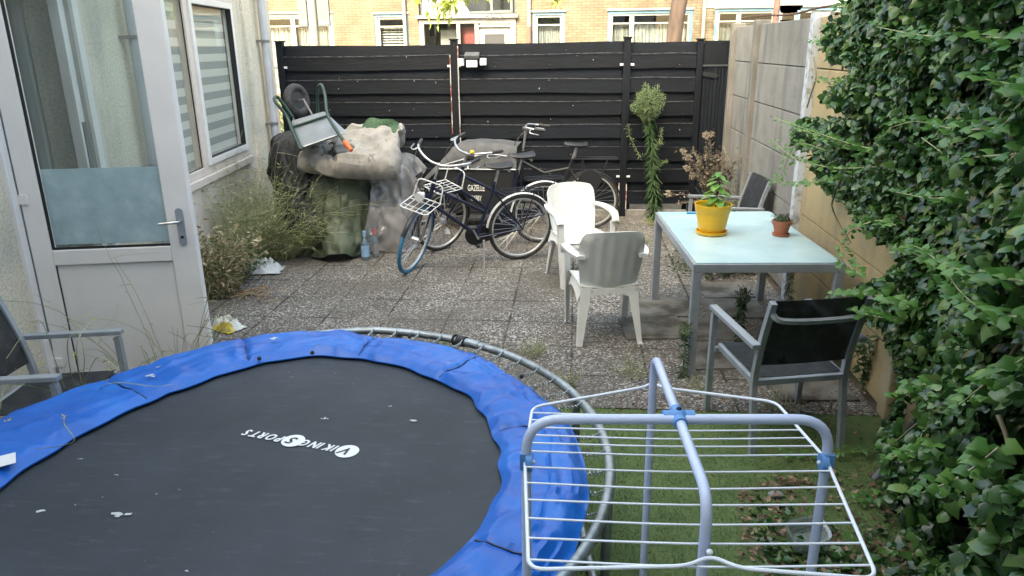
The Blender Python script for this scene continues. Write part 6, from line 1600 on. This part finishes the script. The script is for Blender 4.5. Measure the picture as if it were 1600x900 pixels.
def fleabane(label, base, h, head, hr, seed, lsz=.06, nl=150, wob=.0, top=None, group=None):
    t = thing('fleabane', label, 'wild plant', (base.x, base.y, 0), 0, group); rg = random.Random(seed)
    cx_ = [Vector((wob*math.sin(i/8*2.2)-wob*.1*i, 0, h*i/10)) for i in range(11)]
    if top: cx_ = [Vector((top*(i/10)**1.5, 0, h*i/10)) for i in range(11)]
    ribbon_tubes([np.array([tuple(q) for q in cx_])], .006*h+.002, 'stem', 'stem', t)
    LP, LT, LS = [], [], []
    for i in range(nl):
        t_ = rg.uniform(.03, .97); f = t_*10; q = cx_[int(f)].lerp(cx_[min(10, int(f)+1)], f-int(f)); a = rg.uniform(0, 2*PI)
        LP.append(tuple(q)); LT.append((math.cos(a), math.sin(a), -.9+.9*t_*.8)); LS.append(lsz*(1.15-.4*t_)*rg.uniform(.7, 1.2))
    V, F = leaf_geo(np.array(LP), np.array([(x*.4, y*.4, 1) for x, y, z in LT]), np.array(LT), np.array(LS), NAR_S if lsz > .05 else NAR_S, OV_F); mesh_np('leaves', V, F, 'fleabane_leaf', t)
    N_ = head; c_ = cx_[-1]; d = rdir(N_); rr = rnd(N_, .35, 1)**.6; lobe = 1+.16*np.sin(d[:, 0]*9+seed)*np.cos(d[:, 2]*7); P = np.array(tuple(c_))+d*(rr*lobe)[:, None]*[hr, hr, hr*1.45]+[0, 0, -.35*hr]
    P[:, 2] = np.maximum(P[:, 2], 0.02)
    # taper to the stem at the bottom
    tp_ = np.clip((P[:, 2]-(c_.z-1.6*hr))/(1.3*hr), .25, 1)[:, None]; P[:, :2] = np.array([c_.x, c_.y])+(P[:, :2]-[c_.x, c_.y])*tp_
    V1, F1 = leaf_geo(P, rdir(N_), rdir(N_)+[0, 0, .4], rnd(N_, .008, .016)*(1.0 if hr < .1 else 1.25), BLOB_S, BLOB_F); mesh_np('buds', V1, F1, 'fleabane_bud', t)
    P2 = P[::2]; V2, F2 = leaf_geo(P2, rdir(len(P2)), d[::2]+[0, 0, .5], rnd(len(P2), .02, .04), NAR_S, OV_F); mesh_np('bracts', V2, F2, 'fleabane_leaf', t)
    return t
q = G(1022, 345); fb = fleabane('tall horseweed with drooping narrow leaves and a round pale green head against the fence', Vector((q.x, 9.15, 0)), 1.43, 3000, .2, 41, .13, 700, top=-.14)
cv = []; LP = []
for (a, b_, c_) in (((1000, 245), (985, 215), (981, 196)), ((1018, 240), (1032, 215), (1034, 200)), ((1020, 265), (1034, 255), (1042, 252)), ((1020, 235), (1030, 225), (1033, 222))):
    pts = [PY(p[0], p[1], 9.12)-Vector(fb.location) for p in (a, b_, c_)]; c2 = smooth_pts(pts, 5); cv.append(np.array([tuple(p) for p in c2])); LP += [tuple(p+Vector([random.gauss(0, .012) for _ in range(3)])) for p in c2 for _ in range(9)]
ribbon_tubes(cv, .004, 'side_stem', 'stem', fb); V, F = leaf_geo(np.array(LP), rdir(len(LP)), rdir(len(LP)), rnd(len(LP), .02, .045), NAR_S, OV_F); mesh_np('side_leaves', V, F, 'fleabane_bud', fb)
fleabane('small bushy fleabane with a pale bud head right of the near table leg', G(1152, 560), .46, 260, .055, 42, .07, 200)
fleabane('small fleabane just left of the near table leg', G(1066, 590), .34, 150, .045, 43, .06, 110)
fleabane('thin fleabane growing under the glass table beside the wall', G(1228, 500), .4, 90, .035, 44, .07, 90)
arching_weed('weed_clump', 'spindly weed growing against the yellow wall right of the mesh armchair', 'weeds', G(1352, 610), 5, .85, .12, (.02, 0), 45, leafm='fleabane_leaf', nleaf=26, lsz=.07, rad=.02)
arching_weed('weed_clump', 'thin green weeds at the wall foot behind the terracotta pot', 'weeds', Vector((1.7, 8.4, 0)), 40, 1.1, .2, (0, 0), 46, leafm='weed_dark', nleaf=14, lsz=.035, rad=.15)
# dry thistle
th = thing('dried_thistle', 'dried brown thistle with pale fluffy seed heads rising behind the yellow pot', 'thistle', (1.43, 8.35, 0)); to = Vector((1.43, 8.35, 0))
cv = []; heads = []; rg = random.Random(4); LP = []; LT = []
def tz_(px, py, dY=0): return PY(px, py, 8.35+dY)-to
hubs = tz_(1112, 300)
for px_, py_, fl_ in ((1103, 212, 1), (1110, 210, 1), (1068, 237, 1), (1075, 246, 1), (1106, 245, 1), (1074, 262, 1), (1082, 274, 1), (1044, 303, 1), (1165, 244, 0), (1158, 247, 0), (1125, 238, 0), (1132, 245, 0), (1118, 250, 0), (1128, 252, 0), (1095, 258, 0), (1100, 275, 0), (1120, 262, 0), (1140, 265, 0), (1142, 276, 0), (1090, 246, 0), (1085, 236, 0), (1112, 228, 0), (1062, 318, 0), (1135, 300, 0)):
    e = tz_(px_, py_, rg.uniform(-.15, .15)); s = tz_(1105+rg.uniform(-6, 14), 322, 0); m_ = s.lerp(e, .55)+Vector(((e.x-s.x)*-.15, 0, .04)); c2 = smooth_pts([s, m_, e], 6); cv.append(np.array([tuple(p) for p in c2]))
    for p in c2[4:]:
        for _ in range(5): LP.append(tuple(p+Vector([rg.gauss(0, .012) for _ in range(3)]))); LT.append((rg.gauss(0, 1), rg.gauss(0, 1), rg.gauss(0, .8)))
    for _ in range(14): LP.append(tuple(e+Vector([rg.gauss(0, .022) for _ in range(3)]))); LT.append((rg.gauss(0, 1), rg.gauss(0, 1), rg.gauss(0, .8)))
    if fl_: heads.append(e)
cv.append(np.array([(0, 0, 0), tuple(tz_(1106, 330)*.5), tuple(tz_(1108, 322))]))
for k in range(3): cv.append(np.array([(rg.gauss(0, .05), 0, 0), tuple(tz_(1108+k*8, 340)), tuple(tz_(1112+k*8, 300)), tuple(tz_(1118+k*7, 262))]))
ribbon_tubes(cv, .0055, 'stems', 'thistle', th)
V, F = leaf_geo(np.array(LP), rdir(len(LP)), np.array(LT), rnd(len(LP), .02, .055), NAR_S if False else OV_S, OV_F); mesh_np('dry_leaves', V, F, 'thistle', th)
for e in heads:
    N = 70; P = np.array(tuple(e))+rdir(N)*.03*rnd(N, .3, 1)[:, None]; V, F = leaf_geo(P, rdir(N), P-np.array(tuple(e)), rnd(N, .018, .032), OV_S, OV_F); mesh_np('seed_head', V, F, 'fluff', th)
print('objects', len(bpy.data.objects))
